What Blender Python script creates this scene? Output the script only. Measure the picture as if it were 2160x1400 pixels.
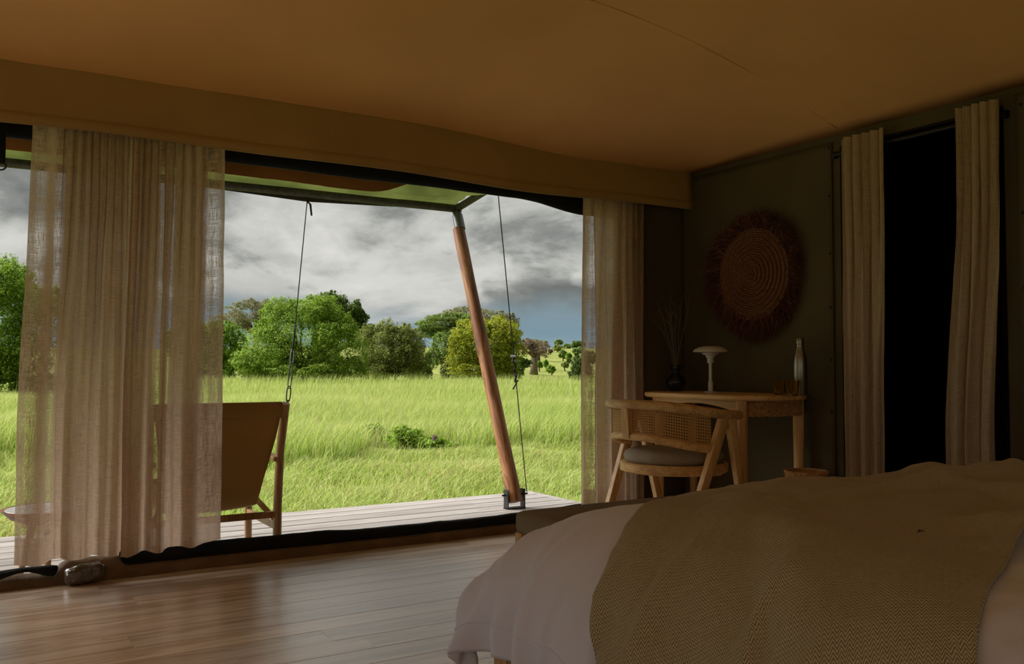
import bpy, bmesh, math, random
import numpy as np
from mathutils import Vector, Matrix, noise as mnoise

random.seed(7)
RNG = np.random.default_rng(11)
for o in list(bpy.data.objects):
    bpy.data.objects.remove(o)
SC = bpy.context.scene
COL = SC.collection
PI = math.pi

# ------------------------------------------------------------------ camera
F = 1884.0                      # focal length in pixels of the 2160 px wide frame
CAMZ = 0.95
HOR = 770.0                     # image row of the horizon
PITCH = math.atan2(HOR - 700.0, F)
FX, FY = 0.521, 0.8535          # horizontal view direction
cam_data = bpy.data.cameras.new('camera')
cam_data.sensor_width = 36.0
cam_data.lens = 36.0 * F / 2160.0
cam_data.clip_start = 0.05
cam_data.clip_end = 3000
cam = bpy.data.objects.new('camera', cam_data)
cam.location = (0, 0, CAMZ)
cam.rotation_euler = (PI / 2 + PITCH, 0, -math.atan2(FX, FY))
COL.objects.link(cam)
SC.camera = cam

# ------------------------------------------------------------------ node helpers
def node(nt, t, ins=None, **props):
    n = nt.nodes.new(t)
    for k, v in props.items():
        setattr(n, k, v)
    for k, v in (ins or {}).items():
        s = n.inputs[k]
        if isinstance(v, bpy.types.NodeSocket):
            nt.links.new(v, s)
        else:
            if isinstance(v, tuple) and len(v) == 3 and s.type == 'RGBA':
                v = (*v, 1)
            s.default_value = v
    return n

def math_n(nt, op, a, b=0.0, c=None, clamp=False):
    ins = {0: a, 1: b}
    if c is not None:
        ins[2] = c
    return node(nt, 'ShaderNodeMath', ins, operation=op, use_clamp=clamp).outputs[0]

def mapping(nt, vec, scale=(1, 1, 1), loc=(0, 0, 0), rot=(0, 0, 0)):
    return node(nt, 'ShaderNodeMapping', {'Vector': vec, 'Scale': scale, 'Location': loc, 'Rotation': rot}).outputs[0]

def noise_n(nt, vec, scale=5, detail=4, rough=0.55, dist=0.0):
    return node(nt, 'ShaderNodeTexNoise', {'Vector': vec, 'Scale': scale, 'Detail': detail, 'Roughness': rough, 'Distortion': dist}).outputs[0]

def ramp(nt, fac, stops):
    r = node(nt, 'ShaderNodeValToRGB', {'Fac': fac})
    e = r.color_ramp.elements
    while len(e) < len(stops):
        e.new(0.5)
    for el, (p, c) in zip(e, stops):
        el.position = p
        el.color = (*c, 1) if len(c) == 3 else c
    return r.outputs[0]

def mixc(nt, fac, a, b, blend='MIX'):
    n = node(nt, 'ShaderNodeMix', data_type='RGBA', blend_type=blend)
    for i, v in ((0, fac), (6, a), (7, b)):
        if isinstance(v, bpy.types.NodeSocket):
            nt.links.new(v, n.inputs[i])
        else:
            n.inputs[i].default_value = (*v, 1) if isinstance(v, tuple) and len(v) == 3 else v
    return n.outputs[2]

def maprange(nt, v, a, b, c=0.0, d=1.0, smooth=True):
    return node(nt, 'ShaderNodeMapRange', {0: v, 1: a, 2: b, 3: c, 4: d}, interpolation_type='SMOOTHSTEP' if smooth else 'LINEAR').outputs[0]

def bump(nt, h, strength=0.3, dist=0.01):
    return node(nt, 'ShaderNodeBump', {'Height': h, 'Strength': strength, 'Distance': dist}).outputs[0]

def new_mat(name):
    m = bpy.data.materials.new(name)
    m.use_nodes = True
    nt = m.node_tree
    nt.nodes.clear()
    out = nt.nodes.new('ShaderNodeOutputMaterial')
    return m, nt, out

def principled(nt, out, **ins):
    names = {'color': 'Base Color', 'rough': 'Roughness', 'metal': 'Metallic', 'spec': 'Specular IOR Level', 'normal': 'Normal',
             'alpha': 'Alpha', 'trans': 'Transmission Weight', 'ior': 'IOR', 'sheen': 'Sheen Weight', 'coat': 'Coat Weight'}
    p = node(nt, 'ShaderNodeBsdfPrincipled', {names[k]: v for k, v in ins.items()})
    nt.links.new(p.outputs[0], out.inputs[0])
    return p

def objco(nt):
    return nt.nodes.new('ShaderNodeTexCoord').outputs['Object']

def uvco(nt):
    return nt.nodes.new('ShaderNodeTexCoord').outputs['UV']

def sep(nt, v):
    return node(nt, 'ShaderNodeSeparateXYZ', {0: v}).outputs

def comb(nt, x, y, z=0.0):
    return node(nt, 'ShaderNodeCombineXYZ', {0: x, 1: y, 2: z}).outputs[0]

# ------------------------------------------------------------------ world: heavy broken overcast
w = bpy.data.worlds.new('overcast_sky')
SC.world = w
w.use_nodes = True
nt = w.node_tree
nt.nodes.clear()
wout = nt.nodes.new('ShaderNodeOutputWorld')
d = nt.nodes.new('ShaderNodeTexCoord').outputs['Generated']
sx, sy, sz = sep(nt, d)
zz = math_n(nt, 'MAXIMUM', sz, 0.0)
den = math_n(nt, 'ADD', zz, 0.10)
cp = comb(nt, math_n(nt, 'DIVIDE', sx, den), math_n(nt, 'DIVIDE', sy, den), 0.0)
big = noise_n(nt, mapping(nt, cp, (1, 1, 1), (3.1, 7.4, 0)), 0.30, 5, 0.5, 0.4)
bil = noise_n(nt, mapping(nt, d, (4.6, 4.6, 11), (0.55, 1.3, 0.2)), 1.0, 10, 0.55, 0.35)
fine = noise_n(nt, mapping(nt, d, (19, 19, 36), (5.2, 0.3, 2)), 1.0, 8, 0.6, 0.3)
mixn = math_n(nt, 'ADD', math_n(nt, 'ADD', math_n(nt, 'MULTIPLY', big, 0.42), math_n(nt, 'MULTIPLY', bil, 0.70)), math_n(nt, 'MULTIPLY', fine, 0.20))
mixn = math_n(nt, 'ADD', mixn, maprange(nt, zz, 0.10, 0.17, -0.005, -0.03))
cloud = ramp(nt, mixn, [(0.55, (0.15, 0.16, 0.15)), (0.625, (0.25, 0.26, 0.245)), (0.685, (0.46, 0.465, 0.435)), (0.77, (0.64, 0.635, 0.60)), (0.87, (0.80, 0.79, 0.76))])
# clear rain-blue gap along the horizon, ragged by the same billows
edge = math_n(nt, 'ADD', zz, math_n(nt, 'MULTIPLY', math_n(nt, 'SUBTRACT', bil, 0.5), 0.11))
low = maprange(nt, edge, 0.035, 0.080, 1.0, 0.0)
cum = noise_n(nt, mapping(nt, d, (9, 9, 19), (2.3, 4.1, 0.7)), 1.0, 9, 0.5, 0.25)
band = math_n(nt, 'MULTIPLY', maprange(nt, zz, 0.055, 0.085, 0, 1), maprange(nt, zz, 0.11, 0.16, 1, 0))
cloud = mixc(nt, math_n(nt, 'MULTIPLY', math_n(nt, 'MULTIPLY', maprange(nt, cum, 0.47, 0.56, 0, 1), band), 0.62), cloud, (0.67, 0.665, 0.625))
horc = ramp(nt, zz, [(0.0, (0.32, 0.43, 0.48)), (0.035, (0.19, 0.30, 0.37)), (0.09, (0.24, 0.31, 0.34))])
skyc = mixc(nt, math_n(nt, 'MULTIPLY', low, 0.85), cloud, horc)
ground = maprange(nt, sz, -0.02, 0.0, 0.0, 1.0)
skyc = mixc(nt, ground, (0.10, 0.13, 0.05), skyc)
bg = node(nt, 'ShaderNodeBackground', {'Color': skyc, 'Strength': 0.95})
nt.links.new(bg.outputs[0], wout.inputs[0])

# hazy sun behind the cloud deck
sun_d = bpy.data.lights.new('sun', 'SUN')
sun_d.energy = 8.7
sun_d.angle = math.radians(55)
sun_d.color = (0.98, 0.98, 1.0)
sun = bpy.data.objects.new('sun', sun_d)
SUN_DIR = Vector((-0.70, 0.55, 0.90)).normalized()       # towards the sun
sun.rotation_euler = (-SUN_DIR).to_track_quat('-Z', 'Y').to_euler()
sun.location = (-10, 10, 30)
COL.objects.link(sun)

vs = SC.view_settings
vs.view_transform = 'Standard'
vs.look = 'None'
vs.gamma = 1.0
vs.use_curve_mapping = False
vs.exposure = 0.18
SC.cycles.max_bounces = 10
SC.cycles.diffuse_bounces = 6
SC.cycles.transparent_max_bounces = 24

# ------------------------------------------------------------------ pixel -> direction -> point on a known plane
def ray(px, py):
    v = (700.0 - py) / F
    l = (px - 1080.0) / F
    h = math.cos(PITCH) - v * math.sin(PITCH)
    z = math.sin(PITCH) + v * math.cos(PITCH)
    return Vector((FY * l + FX * h, -FX * l + FY * h, z))

def on(px, py, x=None, y=None, z=None):
    r = ray(px, py)
    t = x / r.x if x is not None else (y / r.y if y is not None else (z - CAMZ) / r.z)
    return Vector((0, 0, CAMZ)) + r * t

def at_depth(px, py, d):
    r = ray(px, py)
    t = d / (r.x * FX + r.y * FY)
    return Vector((0, 0, CAMZ)) + r * t

# ------------------------------------------------------------------ object helpers
def tag(o, label=None, cat=None, group=None, kind=None):
    if label: o['label'] = label
    if cat: o['category'] = cat
    if group: o['group'] = group
    if kind: o['kind'] = kind
    return o

def thing(name, label, cat, loc=(0, 0, 0), rotz=0.0, group=None):
    o = bpy.data.objects.new(name, None)
    o.empty_display_size = 0.1
    COL.objects.link(o)
    o.location = loc
    o.rotation_euler = (0, 0, rotz)
    return tag(o, label, cat, group)

def adopt(o, parent, world=False):
    o.parent = parent
    if world:
        o.matrix_parent_inverse = parent.matrix_basis.inverted()

class MB:
    """collects shapes into one mesh"""
    def __init__(s):
        s.v, s.f, s.uv = [], [], {}
    def add(s, verts, faces, uvs=None):
        k = len(s.v)
        s.v += [tuple(p) for p in verts]
        for i, fc in enumerate(faces):
            s.f.append(tuple(k + j for j in fc))
            if uvs:
                s.uv[len(s.f) - 1] = [uvs[j] for j in fc]
        return s
    def box(s, c, size, rot=None, bev=0.0):
        x, y, z = (q / 2 for q in size)
        if bev > 0:
            bm = bmesh.new()
            bmesh.ops.create_cube(bm, size=1)
            for vv in bm.verts:
                vv.co = Vector((vv.co.x * size[0], vv.co.y * size[1], vv.co.z * size[2]))
            bmesh.ops.bevel(bm, geom=list(bm.edges), offset=bev, segments=2, affect='EDGES', profile=0.6)
            bm.verts.index_update()
            P = [vv.co.copy() for vv in bm.verts]
            FF = [[vv.index for vv in f.verts] for f in bm.faces]
            bm.free()
        else:
            P = [Vector(q) for q in ((-x, -y, -z), (x, -y, -z), (x, y, -z), (-x, y, -z), (-x, -y, z), (x, -y, z), (x, y, z), (-x, y, z))]
            FF = [(0, 3, 2, 1), (4, 5, 6, 7), (0, 1, 5, 4), (1, 2, 6, 5), (2, 3, 7, 6), (3, 0, 4, 7)]
        if rot is not None:
            P = [rot @ p for p in P]
        return s.add([p + Vector(c) for p in P], FF)
    def bar(s, a, b, wd, th, side=None, bev=0.004, wd2=None):
        """rectangular bar from a to b; wd along 'side', th across"""
        a, b = Vector(a), Vector(b)
        t = (b - a).normalized()
        sd = Vector(side) if side is not None else Vector((0, 0, 1)).cross(t)
        if sd.length < 1e-4: sd = Vector((1, 0, 0))
        sd = (sd - t * sd.dot(t)).normalized()
        up = t.cross(sd)
        m = Matrix((sd, up, t)).transposed()
        L = (b - a).length
        k = len(s.v)
        s.box((0, 0, 0), (wd, th, L), bev=bev)
        for i in range(k, len(s.v)):
            p = Vector(s.v[i])
            if wd2 is not None:
                q = (p.z / L + 0.5)
                p.x *= (1 - q) + q * wd2 / wd
            s.v[i] = tuple(m @ p + (a + b) / 2)
        return s
    def tube(s, pts, r, seg=10, caps=True, flat=None, up=(0, 0, 1), closed=False):
        """sweep a circle (or ellipse: flat=(rw, rh), rh along up) along pts"""
        pts = [Vector(p) for p in pts]
        n = len(pts)
        k = len(s.v)
        upv = Vector(up)
        V = []
        for i, p in enumerate(pts):
            if closed:
                t = pts[(i + 1) % n] - pts[i - 1]
            else:
                t = pts[min(i + 1, n - 1)] - pts[max(i - 1, 0)]
            t.normalize()
            a = upv.cross(t)
            if a.length < 1e-3: a = Vector((1, 0, 0)).cross(t)
            a.normalize()
            b = t.cross(a)
            rr = r[i] if isinstance(r, (list, tuple)) else r
            rw, rh = (rr, rr) if flat is None else (flat[0] * rr, flat[1] * rr)
            for j in range(seg):
                g = 2 * PI * j / seg
                V.append(p + a * (math.cos(g) * rw) + b * (math.sin(g) * rh))
        FF = []
        for i in range(n if closed else n - 1):
            i2 = (i + 1) % n
            for j in range(seg):
                j2 = (j + 1) % seg
                FF.append((i * seg + j, i * seg + j2, i2 * seg + j2, i2 * seg + j))
        if caps and not closed:
            FF.append(tuple(range(seg - 1, -1, -1)))
            FF.append(tuple((n - 1) * seg + j for j in range(seg)))
        return s.add(V, FF)
    def lathe(s, prof, c=(0, 0, 0), seg=28, sx=1.0, sy=1.0):
        V, FF = [], []
        n = len(prof)
        for (r, z) in prof:
            for j in range(seg):
                g = 2 * PI * j / seg
                V.append((c[0] + r * sx * math.cos(g), c[1] + r * sy * math.sin(g), c[2] + z))
        for i in range(n - 1):
            for j in range(seg):
                j2 = (j + 1) % seg
                FF.append((i * seg + j, i * seg + j2, (i + 1) * seg + j2, (i + 1) * seg + j))
        FF.append(tuple(range(seg - 1, -1, -1)))
        FF.append(tuple((n - 1) * seg + j for j in range(seg)))
        return s.add(V, FF)
    def grid(s, fn, nu, nv, uvfn=None):
        V, FF, U = [], [], []
        for i in range(nu + 1):
            for j in range(nv + 1):
                a, b = i / nu, j / nv
                V.append(fn(a, b))
                U.append(uvfn(a, b) if uvfn else (a, b))
        for i in range(nu):
            for j in range(nv):
                q = i * (nv + 1) + j
                FF.append((q, q + nv + 1, q + nv + 2, q + 1))
        return s.add(V, FF, U)
    def prism(s, outline, z0, z1):
        n = len(outline)
        V = [(x, y, z0) for x, y in outline] + [(x, y, z1) for x, y in outline]
        FF = [tuple(range(n - 1, -1, -1)), tuple(range(n, 2 * n))] + [(i, (i + 1) % n, n + (i + 1) % n, n + i) for i in range(n)]
        return s.add(V, FF)
    def mesh(s, name, mat, smooth=False):
        me = bpy.data.meshes.new(name)
        me.from_pydata(s.v, [], s.f)
        if s.uv:
            ul = me.uv_layers.new(name='UVMap')
            for p in me.polygons:
                q = s.uv.get(p.index)
                if q:
                    for li, c in zip(p.loop_indices, q):
                        ul.data[li].uv = c
        if mat: me.materials.append(mat)
        if smooth:
            me.polygons.foreach_set('use_smooth', [True] * len(me.polygons))
            if smooth != 'all':
                try: me.set_sharp_from_angle(angle=math.radians(38))
                except Exception: pass
        me.update()
        return me
    def build(s, name, mat, parent=None, smooth=False, world=False, solid=0.0):
        o = bpy.data.objects.new(name, s.mesh(name, mat, smooth))
        COL.objects.link(o)
        if parent is not None: adopt(o, parent, world)
        if solid:
            md = o.modifiers.new('thickness', 'SOLIDIFY')
            md.thickness = solid
            md.offset = 0
        return o

def link_mesh(name, me, parent=None, loc=(0, 0, 0), rot=(0, 0, 0)):
    o = bpy.data.objects.new(name, me)
    COL.objects.link(o)
    o.location = loc
    o.rotation_euler = rot
    if parent is not None: o.parent = parent
    return o

def np_mesh(name, V, T, mat, attrs=None):
    """triangle mesh straight from arrays"""
    me = bpy.data.meshes.new(name)
    me.vertices.add(len(V))
    me.vertices.foreach_set('co', np.asarray(V, np.float32).ravel())
    me.loops.add(len(T) * 3)
    me.loops.foreach_set('vertex_index', np.asarray(T, np.int32).ravel())
    me.polygons.add(len(T))
    me.polygons.foreach_set('loop_start', np.arange(0, len(T) * 3, 3, dtype=np.int32))
    for k, a in (attrs or {}).items():
        at = me.attributes.new(k, 'FLOAT', 'POINT')
        at.data.foreach_set('value', np.asarray(a, np.float32))
    me.materials.append(mat)
    me.update(calc_edges=True)
    me.validate()
    return me

def fbm(x, y, z=0.0, o=4):
    return mnoise.fractal(Vector((x, y, z)), 1.0, 2.0, o)

def sstep(a, b, x):
    t = min(1, max(0, (x - a) / (b - a)))
    return t * t * (3 - 2 * t)

# ------------------------------------------------------------------ materials
def mat_canvas(name, c, rough=0.9, var=0.12, wr=0.25, wscale=2.0, trans=0.0):
    m, nt, out = new_mat(name)
    co = objco(nt)
    n1 = noise_n(nt, co, wscale, 4, 0.5)
    n2 = noise_n(nt, co, 260, 2, 0.6)
    f = maprange(nt, n1, 0.3, 0.7, 1 - var, 1 + var)
    col = mixc(nt, 1.0, c, node(nt, 'ShaderNodeCombineColor', {0: f, 1: f, 2: f}).outputs[0], 'MULTIPLY')
    h = math_n(nt, 'ADD', math_n(nt, 'MULTIPLY', n1, 1.0), math_n(nt, 'MULTIPLY', n2, 0.02))
    p = principled(nt, out, color=col, rough=rough, spec=0.15, normal=bump(nt, h, wr, 0.05))
    if trans > 0:
        t = node(nt, 'ShaderNodeBsdfTranslucent', {'Color': col})
        mx = node(nt, 'ShaderNodeMixShader', {0: trans, 1: p.outputs[0], 2: t.outputs[0]})
        nt.links.new(mx.outputs[0], out.inputs[0])
    return m

def mat_wood(name, cs, axis=0, rough=0.45, scale=1.0, rand=0.25, spec=0.4, stretch=14.0, coat=0.0, fleck=False):
    """grain runs along the local axis; every object gets its own patch of grain"""
    m, nt, out = new_mat(name)
    oi = nt.nodes.new('ShaderNodeObjectInfo')
    off = math_n(nt, 'MULTIPLY', oi.outputs['Random'], 37.0)
    v = node(nt, 'ShaderNodeVectorMath', {0: objco(nt), 1: comb(nt, off, off, off)}, operation='ADD').outputs[0]
    sc = [stretch * scale] * 3
    sc[axis] = 1.1 * scale
    mv = mapping(nt, v, tuple(sc))
    n1 = noise_n(nt, mv, 1.0, 5, 0.6, 0.8)
    sc2 = [stretch * 9 * scale] * 3
    sc2[axis] = 3.0 * scale
    n2 = noise_n(nt, mapping(nt, v, tuple(sc2)), 1.0, 3, 0.6)
    rings = math_n(nt, 'FRACT', math_n(nt, 'MULTIPLY', n1, 5.0))
    rr = maprange(nt, rings, 0.0, 0.9, 0.0, 1.0)
    g = math_n(nt, 'ADD', math_n(nt, 'MULTIPLY', n1, 0.6), math_n(nt, 'ADD', math_n(nt, 'MULTIPLY', rr, 0.16), math_n(nt, 'MULTIPLY', n2, 0.24)))
    col = ramp(nt, g, [(0.30, cs[0]), (0.48, cs[1]), (0.68, cs[2])])
    b = maprange(nt, oi.outputs['Random'], 0, 1, 1 - rand, 1 + rand, smooth=False)
    col = mixc(nt, 1.0, col, node(nt, 'ShaderNodeCombineColor', {0: b, 1: b, 2: b}).outputs[0], 'MULTIPLY')
    if fleck:
        fl = noise_n(nt, mapping(nt, v, (7, 60, 7)), 1.0, 3, 0.7)
        col = mixc(nt, maprange(nt, fl, 0.66, 0.74, 0, 0.75), col, (0.03, 0.018, 0.01))
    ro = math_n(nt, 'ADD', rough - 0.08, math_n(nt, 'MULTIPLY', n2, 0.16))
    p = principled(nt, out, color=col, rough=ro, spec=spec, coat=coat, normal=bump(nt, g, 0.12, 0.006))
    p.inputs['Coat Roughness'].default_value = 0.27
    p.inputs['Coat IOR'].default_value = 1.9
    if coat: p.inputs['IOR'].default_value = 1.8
    return m

def mat_plain(name, c, rough=0.5, metal=0.0, spec=0.5, nscale=0, nstr=0.1, var=0.0):
    m, nt, out = new_mat(name)
    kw = dict(color=c, rough=rough, metal=metal, spec=spec)
    if nscale:
        n = noise_n(nt, objco(nt), nscale, 4, 0.6)
        kw['normal'] = bump(nt, n, nstr, 0.01)
        if var:
            kw['color'] = mixc(nt, maprange(nt, n, 0.35, 0.65, 0, 1), tuple(q * (1 - var) for q in c), tuple(min(1, q * (1 + var)) for q in c))
    principled(nt, out, **kw)
    return m

def mat_sheer(name, c, open_=0.5, hem=0.11, tr=0.55, slub=1.0):
    """loosely woven linen: UV in metres, open gaps between slubby threads, doubled hem at the bottom"""
    m, nt, out = new_mat(name)
    uv = uvco(nt)
    u, v, _ = sep(nt, uv)
    a = noise_n(nt, comb(nt, math_n(nt, 'MULTIPLY', u, 640 * slub), math_n(nt, 'MULTIPLY', v, 14.0)), 1.0, 2, 0.6)
    b = noise_n(nt, comb(nt, math_n(nt, 'MULTIPLY', u, 17.0), math_n(nt, 'MULTIPLY', v, 580 * slub), 3.0), 1.0, 2, 0.6)
    th = math_n(nt, 'MAXIMUM', a, b)
    big = noise_n(nt, comb(nt, math_n(nt, 'MULTIPLY', u, 26.0), math_n(nt, 'MULTIPLY', v, 1.2), 7.0), 1.0, 2, 0.5)
    gap = math_n(nt, 'MULTIPLY', maprange(nt, th, 0.47, 0.63, 1.0, 0.0), maprange(nt, big, 0.30, 0.62, 0.35, 1.0))
    inhem = maprange(nt, v, hem - 0.002, hem + 0.002, 0.22, 1.0, smooth=False)
    op = node(nt, 'ShaderNodeAttribute', attribute_name='open').outputs['Fac'] if open_ else 0.0
    hole = math_n(nt, 'MULTIPLY', math_n(nt, 'MULTIPLY', gap, op), inhem, clamp=True)
    shade = maprange(nt, math_n(nt, 'ADD', math_n(nt, 'MULTIPLY', a, 0.5), math_n(nt, 'MULTIPLY', b, 0.5)), 0.35, 0.65, 0.72, 1.2)
    col = mixc(nt, 1.0, c, node(nt, 'ShaderNodeCombineColor', {0: shade, 1: shade, 2: shade}).outputs[0], 'MULTIPLY')
    df = node(nt, 'ShaderNodeBsdfDiffuse', {'Color': col, 'Normal': bump(nt, th, 0.25, 0.004)})
    tl = node(nt, 'ShaderNodeBsdfTranslucent', {'Color': col})
    mx = node(nt, 'ShaderNodeMixShader', {0: tr, 1: df.outputs[0], 2: tl.outputs[0]})
    tp = node(nt, 'ShaderNodeBsdfTransparent', {})
    mx2 = node(nt, 'ShaderNodeMixShader', {0: hole, 1: mx.outputs[0], 2: tp.outputs[0]})
    nt.links.new(mx2.outputs[0], out.inputs[0])
    return m

def mat_leaf(name, dark, mid, light, trans=0.45):
    m, nt, out = new_mat(name)
    r = node(nt, 'ShaderNodeAttribute', attribute_name='rnd').outputs['Fac']
    col = ramp(nt, r, [(0.0, dark), (0.5, mid), (1.0, light)])
    df = node(nt, 'ShaderNodeBsdfPrincipled', {'Base Color': col, 'Roughness': 0.6, 'Specular IOR Level': 0.25})
    tl = node(nt, 'ShaderNodeBsdfTranslucent', {'Color': col})
    mx = node(nt, 'ShaderNodeMixShader', {0: trans, 1: df.outputs[0], 2: tl.outputs[0]})
    nt.links.new(mx.outputs[0], out.inputs[0])
    return m

def mat_grass(name, root, mid, tip, dry, trans=0.5):
    m, nt, out = new_mat(name)
    r = node(nt, 'ShaderNodeAttribute', attribute_name='rnd').outputs['Fac']
    h = node(nt, 'ShaderNodeAttribute', attribute_name='hgt').outputs['Fac']
    patch = noise_n(nt, objco(nt), 0.22, 3, 0.6)
    col = ramp(nt, h, [(0.0, root), (0.45, mid), (1.0, tip)])
    col = mixc(nt, maprange(nt, math_n(nt, 'ADD', math_n(nt, 'MULTIPLY', r, 0.75), math_n(nt, 'MULTIPLY', patch, 0.5)), 0.62, 1.05, 0, 0.85), col, dry)
    df = node(nt, 'ShaderNodeBsdfPrincipled', {'Base Color': col, 'Roughness': 0.55, 'Specular IOR Level': 0.25})
    tl = node(nt, 'ShaderNodeBsdfTranslucent', {'Color': col})
    mx = node(nt, 'ShaderNodeMixShader', {0: trans, 1: df.outputs[0], 2: tl.outputs[0]})
    nt.links.new(mx.outputs[0], out.inputs[0])
    return m

M = {}
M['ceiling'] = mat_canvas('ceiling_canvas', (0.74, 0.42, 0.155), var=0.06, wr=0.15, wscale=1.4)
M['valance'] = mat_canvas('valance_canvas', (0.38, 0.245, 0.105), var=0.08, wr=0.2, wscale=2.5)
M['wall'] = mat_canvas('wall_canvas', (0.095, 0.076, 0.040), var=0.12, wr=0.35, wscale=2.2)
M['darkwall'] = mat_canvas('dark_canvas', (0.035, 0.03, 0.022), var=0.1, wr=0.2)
M['blackcanvas'] = mat_canvas('black_canvas', (0.012, 0.013, 0.013), rough=0.8, var=0.2, wr=0.4, wscale=6)
M['skirt'] = mat_canvas('skirt_canvas', (0.42, 0.22, 0.08), var=0.1, wr=0.3, wscale=4, trans=0.35)
M['threshold'] = mat_canvas('threshold_canvas', (0.16, 0.10, 0.055), rough=0.7, var=0.2, wr=0.4, wscale=8)
M['awning'] = mat_canvas('awning_canvas', (0.11, 0.13, 0.032), rough=0.8, var=0.3, wr=0.5, wscale=3, trans=0.35)
M['floorwood'] = mat_wood('floor_wood', ((0.24, 0.13, 0.06), (0.50, 0.325, 0.19), (0.70, 0.53, 0.37)), 0, rough=0.33, scale=0.8, rand=0.12, spec=1.0, coat=1.0, fleck=True)
M['deckwood'] = mat_wood('deck_wood', ((0.27, 0.23, 0.195), (0.40, 0.345, 0.30), (0.50, 0.445, 0.39)), 0, rough=0.34, scale=0.8, rand=0.10, spec=0.5)
M['palewood'] = mat_wood('pale_wood', ((0.42, 0.23, 0.075), (0.64, 0.39, 0.145), (0.78, 0.53, 0.235)), 1, rough=0.42, scale=1.2, rand=0.10)
M['palewoodz'] = mat_wood('pale_wood_upright', ((0.42, 0.23, 0.075), (0.64, 0.39, 0.145), (0.78, 0.53, 0.235)), 2, rough=0.42, scale=1.2, rand=0.10)
M['redpole'] = mat_wood('pole_wood', ((0.06, 0.020, 0.008), (0.26, 0.095, 0.032), (0.46, 0.22, 0.095)), 2, rough=0.5, scale=1.0, rand=0.1, stretch=10)
M['loungewood'] = mat_wood('lounge_wood', ((0.20, 0.10, 0.035), (0.34, 0.19, 0.07), (0.48, 0.30, 0.13)), 2, rough=0.45, scale=1.5, rand=0.12)
M['frame'] = mat_wood('bed_wood', ((0.20, 0.10, 0.04), (0.34, 0.18, 0.07), (0.44, 0.25, 0.10)), 1, rough=0.45, scale=1.0)
M['leather'] = mat_canvas('saddle_leather', (0.42, 0.26, 0.085), rough=0.6, var=0.06, wr=0.06, wscale=3, trans=0.14)
M['metal'] = mat_plain('galvanised_metal', (0.17, 0.175, 0.17), rough=0.5, metal=0.7, nscale=60, nstr=0.1)
M['darkmetal'] = mat_plain('dark_steel', (0.035, 0.035, 0.035), rough=0.5, metal=0.6, nscale=40, nstr=0.1)
M['tube'] = mat_plain('awning_tube_metal', (0.055, 0.05, 0.042), rough=0.6, metal=0.2, nscale=30, nstr=0.2, var=0.3)
M['rope'] = mat_plain('dark_rope', (0.02, 0.02, 0.018), rough=0.9, nscale=300, nstr=0.3)
M['steel'] = mat_plain('brushed_steel', (0.34, 0.31, 0.265), rough=0.33, metal=1.0, nscale=0)
M['white'] = mat_plain('white_lacquer', (0.66, 0.64, 0.58), rough=0.35, spec=0.5)
M['black'] = mat_plain('black_ceramic', (0.008, 0.008, 0.010), rough=0.25, spec=0.5)
M['twig'] = mat_plain('dry_twig', (0.16, 0.13, 0.10), rough=0.9)
M['benchfab'] = mat_canvas('bench_fabric', (0.22, 0.18, 0.115), var=0.06, wr=0.15, wscale=5)
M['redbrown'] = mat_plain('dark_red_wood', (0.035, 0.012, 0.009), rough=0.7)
M['stud'] = mat_plain('stud_metal', (0.02, 0.018, 0.015), rough=0.5, metal=0.5)
M['linen'] = mat_sheer('sheer_linen', (0.56, 0.40, 0.285), open_=0.50, tr=0.48, hem=0.115)
M['linen2'] = mat_sheer('dense_linen', (0.55, 0.445, 0.30), open_=0.0, hem=0.09, tr=0.25)
M['bark'] = mat_plain('bark', (0.09, 0.06, 0.042), rough=0.95, nscale=8, nstr=0.6, var=0.4)
M['stem'] = mat_plain('branch_bark', (0.17, 0.125, 0.085), rough=0.95, nscale=8, nstr=0.6, var=0.3)

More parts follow.
